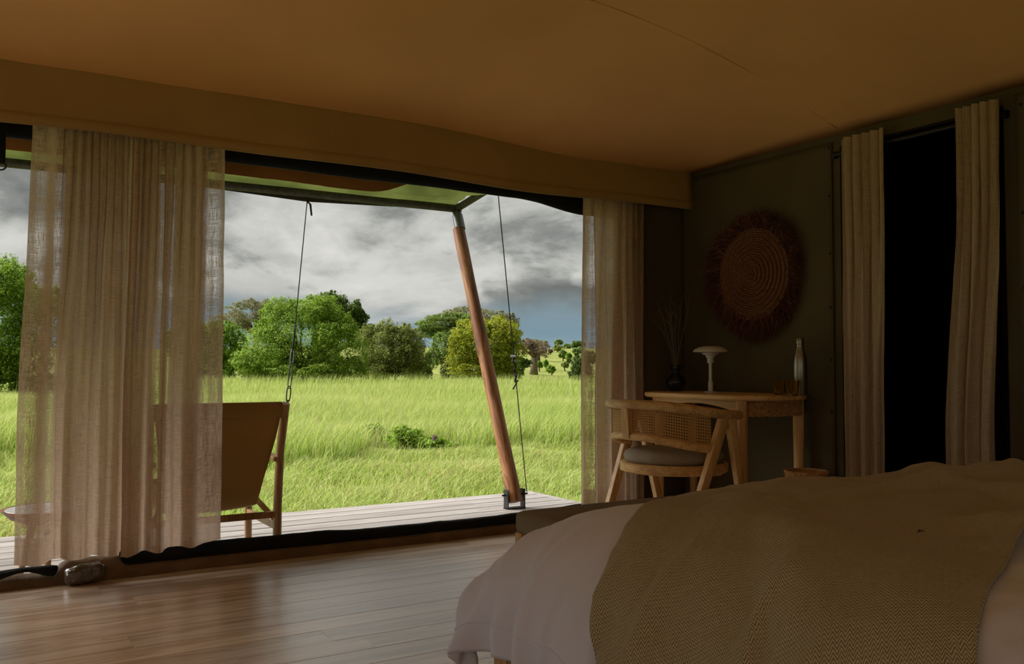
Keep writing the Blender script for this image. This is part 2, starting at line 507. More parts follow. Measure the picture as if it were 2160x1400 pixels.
def special_mats():
    # white cotton
    m, nt, out = new_mat('white_cotton')
    co = objco(nt)
    n1 = noise_n(nt, mapping(nt, co, (4, 4, 1.6)), 1.2, 3, 0.45, 0.3)
    n2 = noise_n(nt, co, 14, 4, 0.5, 0.6)
    h = math_n(nt, 'ADD', n1, math_n(nt, 'MULTIPLY', n2, 0.3))
    principled(nt, out, color=(0.72, 0.76, 0.92), rough=0.75, spec=0.2, sheen=0.15, normal=bump(nt, h, 0.25, 0.03))
    M['cotton'] = m
    # herringbone throw, UV in metres
    m, nt, out = new_mat('herringbone_wool')
    u, v, _ = sep(nt, uvco(nt))
    wv = 0.0115
    tri = math_n(nt, 'ABSOLUTE', math_n(nt, 'SUBTRACT', math_n(nt, 'FRACT', math_n(nt, 'DIVIDE', u, wv)), 0.5))
    zig = math_n(nt, 'ADD', math_n(nt, 'DIVIDE', v, 0.0078), math_n(nt, 'MULTIPLY', tri, 3.0))
    st = math_n(nt, 'SINE', math_n(nt, 'MULTIPLY', zig, 2 * PI))
    jit = noise_n(nt, comb(nt, math_n(nt, 'MULTIPLY', u, 90), math_n(nt, 'MULTIPLY', v, 90)), 1.0, 3, 0.6)
    f = maprange(nt, math_n(nt, 'ADD', st, math_n(nt, 'MULTIPLY', math_n(nt, 'SUBTRACT', jit, 0.5), 1.2)), -0.9, 0.3, 0.0, 1.0)
    col = mixc(nt, f, (0.20, 0.175, 0.10), (0.52, 0.475, 0.32))
    principled(nt, out, color=col, rough=0.95, spec=0.1, sheen=0.1, normal=bump(nt, f, 0.4, 0.002))
    M['throw'] = m
    # cane webbing with octagonal holes, UV in metres
    m, nt, out = new_mat('cane_webbing')
    u, v, _ = sep(nt, uvco(nt))
    pitch = 0.0125
    au = math_n(nt, 'SUBTRACT', math_n(nt, 'FRACT', math_n(nt, 'DIVIDE', u, pitch)), 0.5)
    av = math_n(nt, 'SUBTRACT', math_n(nt, 'FRACT', math_n(nt, 'DIVIDE', v, pitch)), 0.5)
    rr = math_n(nt, 'SQRT', math_n(nt, 'ADD', math_n(nt, 'MULTIPLY', au, au), math_n(nt, 'MULTIPLY', av, av)))
    hole = maprange(nt, rr, 0.21, 0.27, 1.0, 0.0)
    dg = math_n(nt, 'SINE', math_n(nt, 'MULTIPLY', math_n(nt, 'ADD', u, v), 2 * PI / 0.0036))
    col = mixc(nt, maprange(nt, dg, -0.6, 0.8, 0, 1), (0.50, 0.25, 0.065), (0.80, 0.48, 0.17))
    p = node(nt, 'ShaderNodeBsdfPrincipled', {'Base Color': col, 'Roughness': 0.5, 'Normal': bump(nt, dg, 0.3, 0.001)})
    tl = node(nt, 'ShaderNodeBsdfTranslucent', {'Color': col})
    mx0 = node(nt, 'ShaderNodeMixShader', {0: 0.4, 1: p.outputs[0], 2: tl.outputs[0]})
    tp = node(nt, 'ShaderNodeBsdfTransparent', {})
    mx = node(nt, 'ShaderNodeMixShader', {0: hole, 1: mx0.outputs[0], 2: tp.outputs[0]})
    nt.links.new(mx.outputs[0], out.inputs[0])
    M['cane'] = m
    # rattan strand colour
    m, nt, out = new_mat('rattan_strand')
    n = noise_n(nt, objco(nt), 70, 3, 0.6)
    principled(nt, out, color=ramp(nt, n, [(0.3, (0.30, 0.14, 0.04)), (0.55, (0.58, 0.32, 0.11)), (0.75, (0.74, 0.46, 0.18))]), rough=0.5)
    M['rattan'] = m
    # coiled basket fibre (reddish)
    m, nt, out = new_mat('coiled_fibre')
    n = noise_n(nt, objco(nt), 60, 3, 0.7)
    principled(nt, out, color=ramp(nt, n, [(0.3, (0.08, 0.026, 0.010)), (0.55, (0.17, 0.062, 0.020)), (0.8, (0.30, 0.13, 0.045))]), rough=0.75)
    M['coil'] = m
    m, nt, out = new_mat('raffia_fringe')
    r = node(nt, 'ShaderNodeAttribute', attribute_name='rnd').outputs['Fac']
    principled(nt, out, color=ramp(nt, r, [(0.0, (0.055, 0.014, 0.007)), (0.8, (0.13, 0.040, 0.018)), (1.0, (0.28, 0.11, 0.045))]), rough=0.85)
    M['raffia'] = m
    # oatmeal cushion
    m, nt, out = new_mat('oatmeal_fabric')
    co = objco(nt)
    n = noise_n(nt, co, 180, 3, 0.7)
    n2 = noise_n(nt, co, 9, 3, 0.5)
    principled(nt, out, color=ramp(nt, n, [(0.3, (0.26, 0.21, 0.155)), (0.7, (0.42, 0.355, 0.275))]), rough=0.95, spec=0.1,
               normal=bump(nt, math_n(nt, 'ADD', n2, math_n(nt, 'MULTIPLY', n, 0.1)), 0.25, 0.02))
    M['oatmeal'] = m
    # amber glass
    m, nt, out = new_mat('amber_glass')
    principled(nt, out, color=(0.85, 0.62, 0.16), rough=0.03, trans=1.0, ior=1.45)
    M['amber'] = m
    # cloudy plastic
    m, nt, out = new_mat('cloudy_plastic')
    n = noise_n(nt, objco(nt), 22, 4, 0.6, 1.0)
    p = node(nt, 'ShaderNodeBsdfPrincipled', {'Base Color': (0.12, 0.085, 0.05, 1), 'Roughness': 0.13, 'Specular IOR Level': 0.8, 'Transmission Weight': 0.25,
                                              'Normal': bump(nt, n, 0.2, 0.03)})
    nt.links.new(p.outputs[0], out.inputs[0])
    M['plastic'] = m
    # savanna soil and far grass
    m, nt, out = new_mat('savanna_ground')
    co = objco(nt)
    n = noise_n(nt, co, 0.35, 6, 0.65)
    n2 = noise_n(nt, co, 1.6, 7, 0.75)
    col = ramp(nt, math_n(nt, 'ADD', math_n(nt, 'MULTIPLY', n, 0.45), math_n(nt, 'MULTIPLY', n2, 0.55)),
               [(0.36, (0.09, 0.11, 0.022)), (0.47, (0.17, 0.20, 0.04)), (0.58, (0.26, 0.27, 0.075)), (0.68, (0.34, 0.31, 0.13))])
    principled(nt, out, color=col, rough=0.95, spec=0.1, normal=bump(nt, n2, 0.6, 0.1))
    M['ground'] = m
special_mats()

# ================================================================== dimensions of the tent
XR = 3.97                      # inner face of the right (end) wall
YF = 4.37                      # inner face of the open front wall
XL, YB = -3.0, -2.2
ZC = 2.20                      # top of the walls, where the roof liner is laced on
DOOR_Y0, DOOR_Y1, DOOR_Z = 2.25, 3.135, 2.12
ZD = -0.095                    # deck surface
DECK_Y = 6.30
GZ = -0.50                     # savanna ground

# ------------------------------------------------------------------ floor with its boards
fl = tag(MB().box(((XL + XR) / 2, (YB + YF) / 2 + 0.05, -0.05), (XR - XL + 0.1, YF - YB + 0.16, 0.06)).build('floor', M['frame']), kind='structure')
plank_w = 0.142
plank_meshes = {}
def plank_mesh(L, wd, th, mat, key):
    k = (round(L, 2), key)
    if k not in plank_meshes:
        bm = bmesh.new()
        bmesh.ops.create_cube(bm, size=1)
        for vv in bm.verts:
            vv.co = Vector((vv.co.x * L, vv.co.y * wd, vv.co.z * th))
        top = [e for e in bm.edges if all(vv.co.z > 0 for vv in e.verts) and abs(e.verts[0].co.x - e.verts[1].co.x) > 0.01]
        bmesh.ops.bevel(bm, geom=top, offset=min(0.0012, wd * .03), segments=1, affect='EDGES')
        me = bpy.data.meshes.new(key)
        bm.to_mesh(me)
        bm.free()
        me.materials.append(mat)
        plank_meshes[k] = me
    return plank_meshes[k]

row = 0
y = YF + 0.03
while y > YB:
    x = XL - random.choice((0.0, 0.7, 1.3, 1.9))
    while x < XR:
        L = random.choice((1.8, 2.4, 3.0))
        a, b = max(x, XL), min(x + L, XR)
        if b - a > 0.1:
            q = round((b - a), 2)
            link_mesh('floor_plank', plank_mesh(q - 0.0002, plank_w - 0.0004, 0.022, M['floorwood'], 'floor_plank'), fl, ((a + b) / 2, y - plank_w / 2, -0.011 + random.uniform(-0.0004, 0.0004)))
        x += L
    y -= plank_w

# ------------------------------------------------------------------ deck
dk = tag(MB().box(((XL + XR) / 2, (YF + 0.1 + DECK_Y) / 2, ZD - 0.10), (XR - XL - 0.08, DECK_Y - YF - 0.16, 0.12)).build('deck', M['darkwall'], None), kind='structure')
tag(dk, 'raised timber deck in front of the tent')
pw = 0.181
y = DECK_Y
r = 0
while y > YF + 0.09:
    for (a, b) in ((XL, -0.4 if r % 2 else 0.3), (-0.4 if r % 2 else 0.3, 3.27 if r % 2 == 0 else 3.30), (3.27 if r % 2 == 0 else 3.30, XR)):
        q = round(b - a, 2)
        link_mesh('deck_plank', plank_mesh(q - 0.004, pw - 0.016, 0.03, M['deckwood'], 'deck_plank'), dk, ((a + b) / 2, y - pw / 2, ZD - 0.015))
    y -= pw
    r += 1
MB().box((XR + 0.02, (YF + 0.1 + DECK_Y) / 2, ZD - 0.06), (0.035, DECK_Y - YF - 0.1, 0.13), bev=0.003).build('deck_edge_board', M['deckwood'], dk)
MB().box(((XL + XR) / 2, DECK_Y + 0.012, ZD - 0.09), (XR - XL, 0.025, 0.14), bev=0.003).build('deck_edge_board', M['deckwood'], dk)
for px_ in np.arange(XL + 0.2, XR, 1.3):
    MB().box((px_, DECK_Y - 0.12, (ZD - 0.1 + GZ) / 2), (0.1, 0.1, ZD - 0.1 - GZ + 0.1)).build('deck_post', M['bark'], dk)

# ------------------------------------------------------------------ ceiling liner
def ceil_z(x, y):
    a, b, c, e = YF - y, XR - x, x - XL, y - YB
    def smin(p, q, k=0.9):
        h = max(k - abs(p - q), 0) / k
        return min(p, q) - h * h * k * 0.25
    s = smin(smin(a, b), smin(c, e))
    z = ZC + 0.33 * max(s, 0) - 0.01
    z -= 0.055 * math.exp(-((x - 3.0) / 0.55) ** 2) * math.exp(-((a - 0.15) / 0.35) ** 2)
    z += 0.012 * fbm(x * 1.1, y * 1.1, 3.0) * min(1, max(0, s) * 2)
    return z
mb = MB()
mb.grid(lambda u, v: (XL + u * (XR - XL), YB + v * (YF - YB), ceil_z(XL + u * (XR - XL), YB + v * (YF - YB))), 70, 66)
ce = tag(mb.build('ceiling', M['ceiling'], smooth='all', solid=0.006), kind='structure')
seam = [(x, 3.13 + 0.03 * math.sin(x), ceil_z(x, 3.13 + 0.03 * math.sin(x)) - 0.0031) for x in np.linspace(XL + 0.2, XR - 0.05, 90)]
MB().tube(seam, 1.0, 6, flat=(0.006, 0.0005)).build('seam', M['ceiling'], ce, smooth='all')
# outer fly roof above the liner (keeps the sky off it)
mb = MB()
mb.add([(XL - .3, YF + .2, 2.58), (XR + 2.6, YF + .2, 2.58), (XR + 2.6, YB - .3, 3.6), (XL - .3, YB - .3, 3.6)], [(0, 1, 2, 3)])
tag(mb.build('roof', M['darkwall'], solid=0.02), kind='structure')

# ------------------------------------------------------------------ walls
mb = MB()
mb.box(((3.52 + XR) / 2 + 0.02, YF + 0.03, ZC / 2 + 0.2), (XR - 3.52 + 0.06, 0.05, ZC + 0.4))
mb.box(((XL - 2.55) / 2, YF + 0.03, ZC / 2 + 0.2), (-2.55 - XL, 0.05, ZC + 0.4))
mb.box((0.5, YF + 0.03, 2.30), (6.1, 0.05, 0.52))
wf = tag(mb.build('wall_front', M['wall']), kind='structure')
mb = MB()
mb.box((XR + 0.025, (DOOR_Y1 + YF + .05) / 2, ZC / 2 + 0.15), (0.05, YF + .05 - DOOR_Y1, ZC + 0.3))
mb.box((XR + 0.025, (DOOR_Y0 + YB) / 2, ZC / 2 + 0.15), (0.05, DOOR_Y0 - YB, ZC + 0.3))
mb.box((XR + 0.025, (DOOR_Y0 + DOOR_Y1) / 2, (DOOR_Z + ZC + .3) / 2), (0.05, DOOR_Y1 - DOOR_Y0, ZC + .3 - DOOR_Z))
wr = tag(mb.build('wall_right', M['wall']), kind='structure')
# laced-on canvas panels of the right wall, gently buckled
def wall_panel(y0, y1, z0, z1, seed):
    g = MB()
    def fn(u, v):
        y_, z_ = y0 + u * (y1 - y0), z0 + v * (z1 - z0)
        e = min(1, 6 * min(u, 1 - u)) * min(1, 8 * min(v, 1 - v))
        dd = 0.010 + 0.016 * e * (0.5 + 0.5 * math.sin(5.2 * (y_ * 0.75 + z_) + 2.2 * fbm(y_ * 1.2, z_ * 1.2, seed))) * (0.5 + fbm(y_, z_, seed + 5))
        return (XR - max(0.004, dd), y_, z_)
    g.grid(fn, 44, 50)
    return g.build('canvas_panel', M['wall'], wr, smooth='all', solid=0.004)
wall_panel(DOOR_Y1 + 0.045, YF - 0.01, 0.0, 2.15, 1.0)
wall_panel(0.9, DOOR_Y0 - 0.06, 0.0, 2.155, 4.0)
for i, (yy, zs) in enumerate(((DOOR_Y1 + 0.06, (2.12, 1.86, 1.55, 1.26, 0.98, 0.70)), (DOOR_Y0 - 0.085, (2.10, 1.62, 1.29, 0.99, 0.74)))):
    for zq in zs:
        g = MB().lathe([(0.0, 0.0), (0.007, 0.001), (0.008, 0.004), (0.004, 0.008), (0.0, 0.009)], seg=10)
        o = g.build('stud', M['stud'], wr, smooth=True)
        o.location = (XR - 0.012, yy, zq)
        o.rotation_euler = (0, -PI / 2, 0)
mb = MB()                                        # left wall; unseen window opening added to bring daylight onto the bed
mb.box((XL - 0.025, (YB + YF) / 2, 0.15), (0.05, YF - YB + .1, 0.3))
mb.box((XL - 0.025, (YB + YF) / 2, 2.27), (0.05, YF - YB + .1, 0.36))
mb.box((XL - 0.025, YB + 0.15, 1.2), (0.05, 0.3, 1.8))
mb.box((XL - 0.025, (2.3 + YF) / 2, 1.2), (0.05, YF - 2.2, 1.8))
tag(mb.build('wall_left', M['valance']), kind='structure')
mb = MB()                                        # back wall; its unseen window opening is added to brighten the bed
mb.box(((XL + XR) / 2, YB - 0.025, 0.25), (XR - XL + .1, 0.05, 0.5))
mb.box(((XL + XR) / 2, YB - 0.025, 2.23), (XR - XL + .1, 0.05, 0.44))
mb.box(((XL - 1.2) / 2, YB - 0.025, 1.25), (-1.2 - XL, 0.05, 1.55))
mb.box(((2.7 + XR) / 2, YB - 0.025, 1.25), (XR - 2.7, 0.05, 1.55))
tag(mb.build('wall_back', M['valance']), kind='structure')
# the dim room through the doorway
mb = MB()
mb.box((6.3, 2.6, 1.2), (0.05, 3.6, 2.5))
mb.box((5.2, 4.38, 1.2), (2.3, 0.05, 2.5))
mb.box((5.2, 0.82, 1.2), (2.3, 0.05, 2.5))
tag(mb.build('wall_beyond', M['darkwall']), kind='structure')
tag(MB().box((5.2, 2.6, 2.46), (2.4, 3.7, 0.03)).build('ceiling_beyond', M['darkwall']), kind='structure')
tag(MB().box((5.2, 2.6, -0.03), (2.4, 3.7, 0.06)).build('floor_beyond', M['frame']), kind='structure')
sc_ = thing('room_divider', 'dark reddish wooden divider standing in the dim room behind the doorway', 'room divider', (5.55, 2.7, 0))
for k in range(4):
    yy = -0.72 + k * 0.48
    g = MB()
    top = [1.71 + 0.05 * math.sin((k + t / 8) * 1.7 + 0.6) for t in range(9)]
    V = []
    for t in range(9):
        V += [(0.0, yy - 0.235 + t * 0.47 / 8, 0.0), (0.0, yy - 0.235 + t * 0.47 / 8, top[t])]
    g.add(V, [(2 * t, 2 * t + 2, 2 * t + 3, 2 * t + 1) for t in range(8)])
    g.build('panel', M['redbrown'], sc_, solid=0.03)

# ------------------------------------------------------------------ valance along the front
def val_bot(x):
    return 1.952 + 0.014 * math.sin(1.3 * x + 0.6) + 0.006 * math.sin(4.1 * x)
mb = MB()
def valf(u, v):
    x = XL + 0.02 + u * (XR - XL - 0.04)
    zb, zt = val_bot(x), ZC + 0.045
    bow = 0.018 * math.sin(2.3 * x + 1.0) * (1 - v) + 0.008 * fbm(x * 2, v * 2)
    return (x, YF - 0.118 + bow * 0.6, zb + v * (zt - zb))
mb.grid(valf, 120, 10)
va = tag(mb.build('valance', M['valance'], smooth='all', solid=0.005), 'long tan canvas valance hanging across the top of the open front', 'valance')
mb = MB().grid(lambda u, v: (lambda p: (p[0], p[1] - 0.0045, p[2] + 0.002))(valf(u, v * 0.17)), 120, 2)
mb.build('hem', M['valance'], va, smooth='all', solid=0.003)

# ------------------------------------------------------------------ threshold and black canvas at the foot of the opening
SX0, SX1 = on(112, 1190, y=YF).x, on(268, 1170, y=YF).x
mb = MB()
def thr(u, v):
    x = -2.55 + u * 6.07
    g = v * PI
    return (x, YF + 0.04 - 0.06 * math.cos(g) - 0.0, (0.052 + 0.044 * sstep(SX0, SX0 + 0.05, x) * sstep(SX1, SX1 - 0.03, x)) * math.sin(g) ** 0.6 + 0.004 * fbm(x * 5, v * 2))
mb.grid(thr, 260, 10)
tag(mb.build('trim_1', M['threshold'], smooth='all'), kind='structure')
mb = MB()
bx0, bx1 = on(256, 1150, y=YF).x, 3.5
def blackband(u, v):
    x = bx0 + u * (bx1 - bx0)
    g = v * 2 * PI
    zc = 0.068 + 0.010 * math.sin(x * 2.1) + 0.005 * fbm(x * 4, 1)
    return (x, YF + 0.035 + 0.032 * math.cos(g), zc + (0.040 + 0.006 * fbm(x * 3, 5)) * math.sin(g))
mb.grid(blackband, 120, 12)
tag(mb.build('canvas_skirt', M['blackcanvas'], smooth='all'), 'black canvas skirt rolled along the sill of the open front', 'canvas skirt')
mb = MB()
tp_ = [(-150, 1228), (-60, 1214), (0, 1203), (35, 1192), (60, 1183), (95, 1184), (128, 1176)]
bt_ = [(-150, 1262), (-60, 1243), (0, 1224), (30, 1211), (60, 1204), (90, 1214), (117, 1219)]
P0 = [on(*p, y=YF - 0.004) for p in tp_]
P1 = [on(*p, y=YF - 0.034) for p in bt_]
V, FF = [], []
for a, b in zip(P0, P1):
    b.z = max(b.z, 0.004)
    a.z = min(a.z, 0.088)
    mid = (a + b) / 2 + Vector((0, -0.016, 0.004))
    V += [a, mid, b]
for i in range(len(P0) - 1):
    for j in range(2):
        q = 3 * i + j
        FF.append((q, q + 3, q + 4, q + 1))
o = mb.add(V, FF).build('loose_canvas_flap', M['blackcanvas'], smooth='all', solid=0.008)
md = o.modifiers.new('soft', 'SUBSURF'); md.levels = 1; md.render_levels = 1
tag(o, 'loose black canvas flap slumped on the sill beside the curtain', 'canvas flap')
# plastic bundle
a, b = on(138, 1200, y=YF - 0.06), on(222, 1195, y=YF - 0.06)
cx, hw = (a.x + b.x) / 2, (b.x - a.x) / 2
bm = bmesh.new()
bmesh.ops.create_icosphere(bm, subdivisions=4, radius=1)
for vv in bm.verts:
    c = vv.co.copy()
    sq = Vector([math.copysign(abs(t) ** 0.6, t) for t in c])
    n = 1 + 0.14 * fbm(c.x * 2.2, c.y * 2.2, c.z * 2.2)
    vv.co = Vector((cx + sq.x * hw * n, YF - 0.040 + sq.y * 0.034 * n, 0.042 + sq.z * 0.041 * n + 0.006 * sq.x))
    vv.co.z = max(vv.co.z, 0.0005)
me = bpy.data.meshes.new('plastic_bundle')
bm.to_mesh(me); bm.free()
me.materials.append(M['plastic'])
me.polygons.foreach_set('use_smooth', [True] * len(me.polygons))
tag(link_mesh('plastic_bundle', me), 'crumpled cloudy plastic bundle on the floor under the curtain hem', 'plastic bundle')

# ------------------------------------------------------------------ curtains
def curtain(name, p0, p1, normal, zt, zb, phase_t, phase_b, amp_t, amp_b, mat, label, nu=260, nv=46, warp_t=None, warp_b=None, seed=0.0, group=None,
            flare=(0, 0), width=None, zbf=None, openf=None, lap=0.006, ends=(0.0, 0.0)):
    """cloth hanging between p0 and p1 (plan points); phase_* map 0..1 to pleat phase in turns"""
    p0, p1, nrm = Vector(p0), Vector(p1), Vector(normal)
    dirv = (p1 - p0)
    W = dirv.length
    dirv.normalize()
    warp_t = warp_t or (lambda u: u)
    warp_b = warp_b or warp_t
    def pos(u, v):
        s = sstep(0.0, 0.75, 1 - v)                    # 0 at the top, 1 low down
        at = math.sin(2 * PI * phase_t(u) + 0.4 * math.sin(9 * u + seed))
        ab = math.sin(2 * PI * phase_b(u) + 0.9 * fbm(u * 4, v * 0.8, seed)) + 0.28 * math.sin(2 * PI * phase_b(u) * 2.3 + seed)
        am_t = amp_t * (1 - 0.93 * s)
        am_b = amp_b * s * (0.75 + 0.5 * fbm(u * 3, 1.0, seed + 3))
        k0, k1 = sstep(0.16, 0.0, u) if ends[0] else 0.0, sstep(0.84, 1.0, u) if ends[1] else 0.0
        off = (am_t * at + am_b * ab) * (1 - 0.75 * max(k0, k1)) + (0.35 + 0.65 * s) * (ends[0] * k0 + ends[1] * k1)
        uu = warp_t(u) * (1 - s) + warp_b(u) * s
        ed = (flare[0] * (1 - uu) + flare[1] * uu) * s ** 1.5
        lat = uu * W + ed + 0.25 * amp_b * s * math.cos(2 * PI * phase_b(u) + seed) + lap * (1 - 0.9 * s) * math.sin(4 * PI * phase_t(u) + 0.6) * min(1, 8 * u, 8 * (1 - u)) + 0.004 * fbm(u * 5, v * 5, seed + 8)
        zl = zb + (zbf(u) if zbf else 0.0) + 0.006 * math.sin(2 * PI * phase_b(u) + 1.0)
        z = zl + v * (zt - zl)
        q = p0 + dirv * lat + nrm * off
        return Vector((q.x, q.y, z))
    arc = [0.0]
    prev = pos(0, 0.5)
    for i in range(1, nu + 1):
        c = pos(i / nu, 0.5)
        arc.append(arc[-1] + (c - prev).length)
        prev = c
    g = MB().grid(pos, nu, nv, lambda u, v: (arc[int(round(u * nu))], v * (zt - zb)))
    o = g.build(name, mat, smooth='all')
    at = o.data.attributes.new('open', 'FLOAT', 'POINT')
    at.data.foreach_set('value', [openf(i / nu) if openf else 0.0 for i in range(nu + 1) for j in range(nv + 1)])
    return o
def gs(u, c, w): return math.exp(-((u - c) / w) ** 2)

YC = YF - 0.035
def cx_(px): return on(px, 700, y=YC).x
# pair of bunched sheers
o = curtain('curtain', (cx_(60), YC, 0), (cx_(279), YC, 0), (0, 1, 0), 2.15, 0.110,
            lambda u: 1.2 * u + 10.5 * max(0, u - 0.18) ** 1.1, lambda u: 0.4 + 0.9 * u + 2.0 * u ** 1.3, 0.028, 0.038, M['linen'], '',
            warp_t=lambda u: u ** 0.85, warp_b=lambda u: u ** 0.92, seed=1.3, flare=(-0.028, 0.0), ends=(0.0, 0.035), zbf=lambda u: -0.005 + 0.008 * u, openf=lambda u: 0.04 + 0.60 * gs(u, 0.05, 0.06) + 0.50 * gs(u, 0.22, 0.04))
tag(o, 'sheer linen curtain with a loose open-weave edge, hanging above the plastic bundle', 'curtain', 'sheer front curtains')
o = curtain('curtain', (cx_(270), YC - 0.03, 0), (cx_(468), YC - 0.03, 0), (0, 1, 0), 2.15, 0.114,
            lambda u: 1.0 * u + 9.0 * (1 - (1 - u) ** 1.3), lambda u: 0.2 + 3.0 * (1 - (1 - u) ** 1.2), 0.028, 0.038, M['linen'], '',
            warp_t=lambda u: 1 - (1 - u) ** 0.85, seed=4.1, flare=(-0.03, 0.0), ends=(-0.030, 0.0), zbf=lambda u: -0.012 + 0.024 * u, openf=lambda u: 0.03 + 0.45 * gs(u, 0.36, 0.03) + 0.45 * gs(u, 0.50, 0.025) + 0.9 * gs(u, 0.91, 0.07))
tag(o, 'sheer linen curtain bunched beside the leather lounge chair', 'curtain', 'sheer front curtains')
o = curtain('curtain', (cx_(1233), YC, 0), (cx_(1308), YC, 0), (0, 1, 0), 2.15, 0.10,
            lambda u: 3.3 * u ** 0.9, lambda u: 2.6 * u ** 0.9, 0.028, 0.032, M['linen'], '', seed=7.7, flare=(-0.02, 0.0), ends=(0.0, -0.032), openf=lambda u: 0.06 + 0.9 * gs(u, 0.22, 0.08))
tag(o, 'sheer linen curtain with see-through folds beside the cane armchair', 'curtain', 'sheer front curtains')
o = curtain('curtain', (cx_(1300), YC, 0), (cx_(1357), YC, 0), (0, 1, 0), 2.15, 0.02,
            lambda u: 5.0 * u, lambda u: 3.0 * u, 0.022, 0.024, M['linen'], '', nu=160, seed=9.2, ends=(0.040, 0.0), openf=lambda u: 0.04)
tag(o, 'closely gathered linen curtain between the sheer one and the desk', 'curtain', 'sheer front curtains')
# doorway pair on a rod
rod = thing('curtain_rod', 'black metal rod carrying the two doorway curtains', 'curtain rod', (XR - 0.022, (DOOR_Y0 + DOOR_Y1) / 2, 2.075))
hl = (DOOR_Y1 - DOOR_Y0) / 2 + 0.03
MB().tube([(0, -hl, 0), (0, hl, 0)], 0.012, 12).build('rod', M['stud'], rod, smooth=True)
for sgn in (-1, 1):
    MB().box((0.008, sgn * (hl - 0.01), 0), (0.03, 0.02, 0.035), bev=0.003).build('bracket', M['stud'], rod)
def cy_(px): return on(px, 600, x=XR - 0.055).y
o = curtain('door_curtain', (XR - 0.062, cy_(1779), 0), (XR - 0.062, cy_(1872), 0), (1, 0, 0), 2.14, 0.02,
            lambda u: 5.0 * u, lambda u: 3.2 * u, 0.022, 0.026, M['linen2'], '', nu=200, seed=2.2, flare=(0.0, -0.03))
tag(o, 'heavy linen doorway curtain on the side beside the steel bottle', 'curtain', 'doorway curtains')
o = curtain('door_curtain', (XR - 0.062, cy_(2022), 0), (XR - 0.062, cy_(2116), 0), (1, 0, 0), 2.14, 0.02,
            lambda u: 5.2 * u + .3, lambda u: 3.1 * u, 0.022, 0.026, M['linen2'], '', nu=200, seed=5.9, flare=(-0.075, -0.06))
tag(o, 'heavy linen doorway curtain on the side away from the desk', 'curtain', 'doorway curtains')

# ================================================================== bed
XLc, XRc, YFc, YHc = 1.475, 2.66, 1.80, -0.10      # flat core of the mattress top
EA, EB = 0.33, 0.30
ZTOP = 0.575
QL = 0.495
def prof(s):
    if s <= 0: return 0.0, 0.0
    if s < QL:
        t = s / QL * PI / 2
        return EA * math.sin(t), EB * (1 - math.cos(t))
    return EA, EB + (s - QL)
def drape(u, v, lift=0.0, fold=1.0, seed=0.0):
    du, sg = (XLc - u, -1) if u < XLc else ((u - XRc, 1) if u > XRc else (0.0, 0))
    dv = max(0.0, v - YFc)
    ou, zu = prof(du)
    ov, zv = prof(dv)
    x = (XLc - ou) if sg < 0 else (XRc + ou if sg > 0 else u)
    y = (YFc + ov) if dv > 0 else v
    drop = math.hypot(zu, zv)
    z = ZTOP - drop
    # puffiness of the duvet on top
    top = 1 - min(1, drop / 0.25)
    z += top * (0.016 * fbm(u * 2.2, v * 2.2, 2.0) + 0.010)
    # hanging folds
    hu, hv = sstep(0.15, 0.62, du), sstep(0.15, 0.62, dv)
    fu = math.sin(9.5 * v + 2.2 * fbm(v * 2.5, du * 1.2, seed)) + 0.5 * math.sin(21 * v + 3 * fbm(v * 2, 4.0, seed))
    fv = math.sin(10.5 * u + 2.0 * fbm(u * 2.5, dv * 1.2, seed + 3)) + 0.5 * math.sin(23 * u)
    x += sg * fold * hu * 0.026 * fu
    y += fold * hv * 0.026 * fv
    p = Vector((x, y, max(z, 0.03)))
    if lift:
        a1, a2 = min(1, du / QL) * PI / 2, min(1, dv / QL) * PI / 2
        n = Vector((sg * math.sin(a1), math.sin(a2), max(0.05, math.cos(a1) * math.cos(a2)))).normalized()
        p += n * lift
    return p

bed = thing('bed', 'wide wooden bed dressed with a white duvet', 'bed', (2.05, 1.0, 0))
mb = MB()
mb.box((1.222, 0.98, 0.185), (0.045, 2.15, 0.13), bev=0.006)
mb.build('side_rail', M['frame'], bed, world=True)
mb = MB().box((2.91, 0.98, 0.185), (0.045, 2.15, 0.13), bev=0.006)
mb.build('side_rail', M['frame'], bed, world=True)
MB().box((2.05, 2.035, 0.185), (1.68, 0.045, 0.13), bev=0.006).build('foot_rail', M['frame'], bed, world=True)
for (x, y) in ((1.228, 2.02), (2.895, 2.02), (1.228, -0.05), (2.895, -0.05)):
    MB().box((x, y, 0.125), (0.065, 0.065, 0.25), bev=0.006).build('leg', M['palewoodz'], bed, world=True)
MB().box((2.05, 0.98, 0.36), (1.62, 2.0, 0.24), bev=0.05).build('mattress', M['cotton'], bed, smooth=True, world=True)
U0, U1, V0, V1 = XLc - 0.545, XRc + 0.515, -0.1, YFc + 0.53
mb = MB()
def wrinkle(u, v):
    du_, dv_ = max(0, XLc - u), max(0, v - YFc)
    e = sstep(0.05, 0.35, max(du_, dv_))
    along = v if du_ > dv_ else u
    sdist = max(du_, dv_)
    rg = fbm(along * 4.2 + 0.5 * sdist, sdist * 0.5, 3.0, 2)
    rg2 = fbm(along * 9.0 - 0.9 * sdist, sdist * 0.6, 7.0, 2)
    w_ = e * (0.020 * max(0, 1 - abs(rg) * 3.2) + 0.010 * max(0, 1 - abs(rg2) * 3.0)) + 0.003 * fbm(u * 4, v * 4, 5.0, 2)
    if du_ > 0.25 and dv_ > -0.01:
        w_ += 0.010 * math.sin(26 * math.atan2(du_, dv_ + 0.02)) * sstep(0.25, 0.5, du_)
    return w_
def duv(a, b):
    u, v = U0 + a * (U1 - U0), V0 + b * (V1 - V0)
    return drape(u, v, wrinkle(u, v), 1.0, 1.0)
mb.grid(duv, 230, 230)
du = mb.build('duvet', M['cotton'], smooth='all', solid=0.012)
tag(du, 'white cotton duvet draped over the wooden bed', 'duvet')
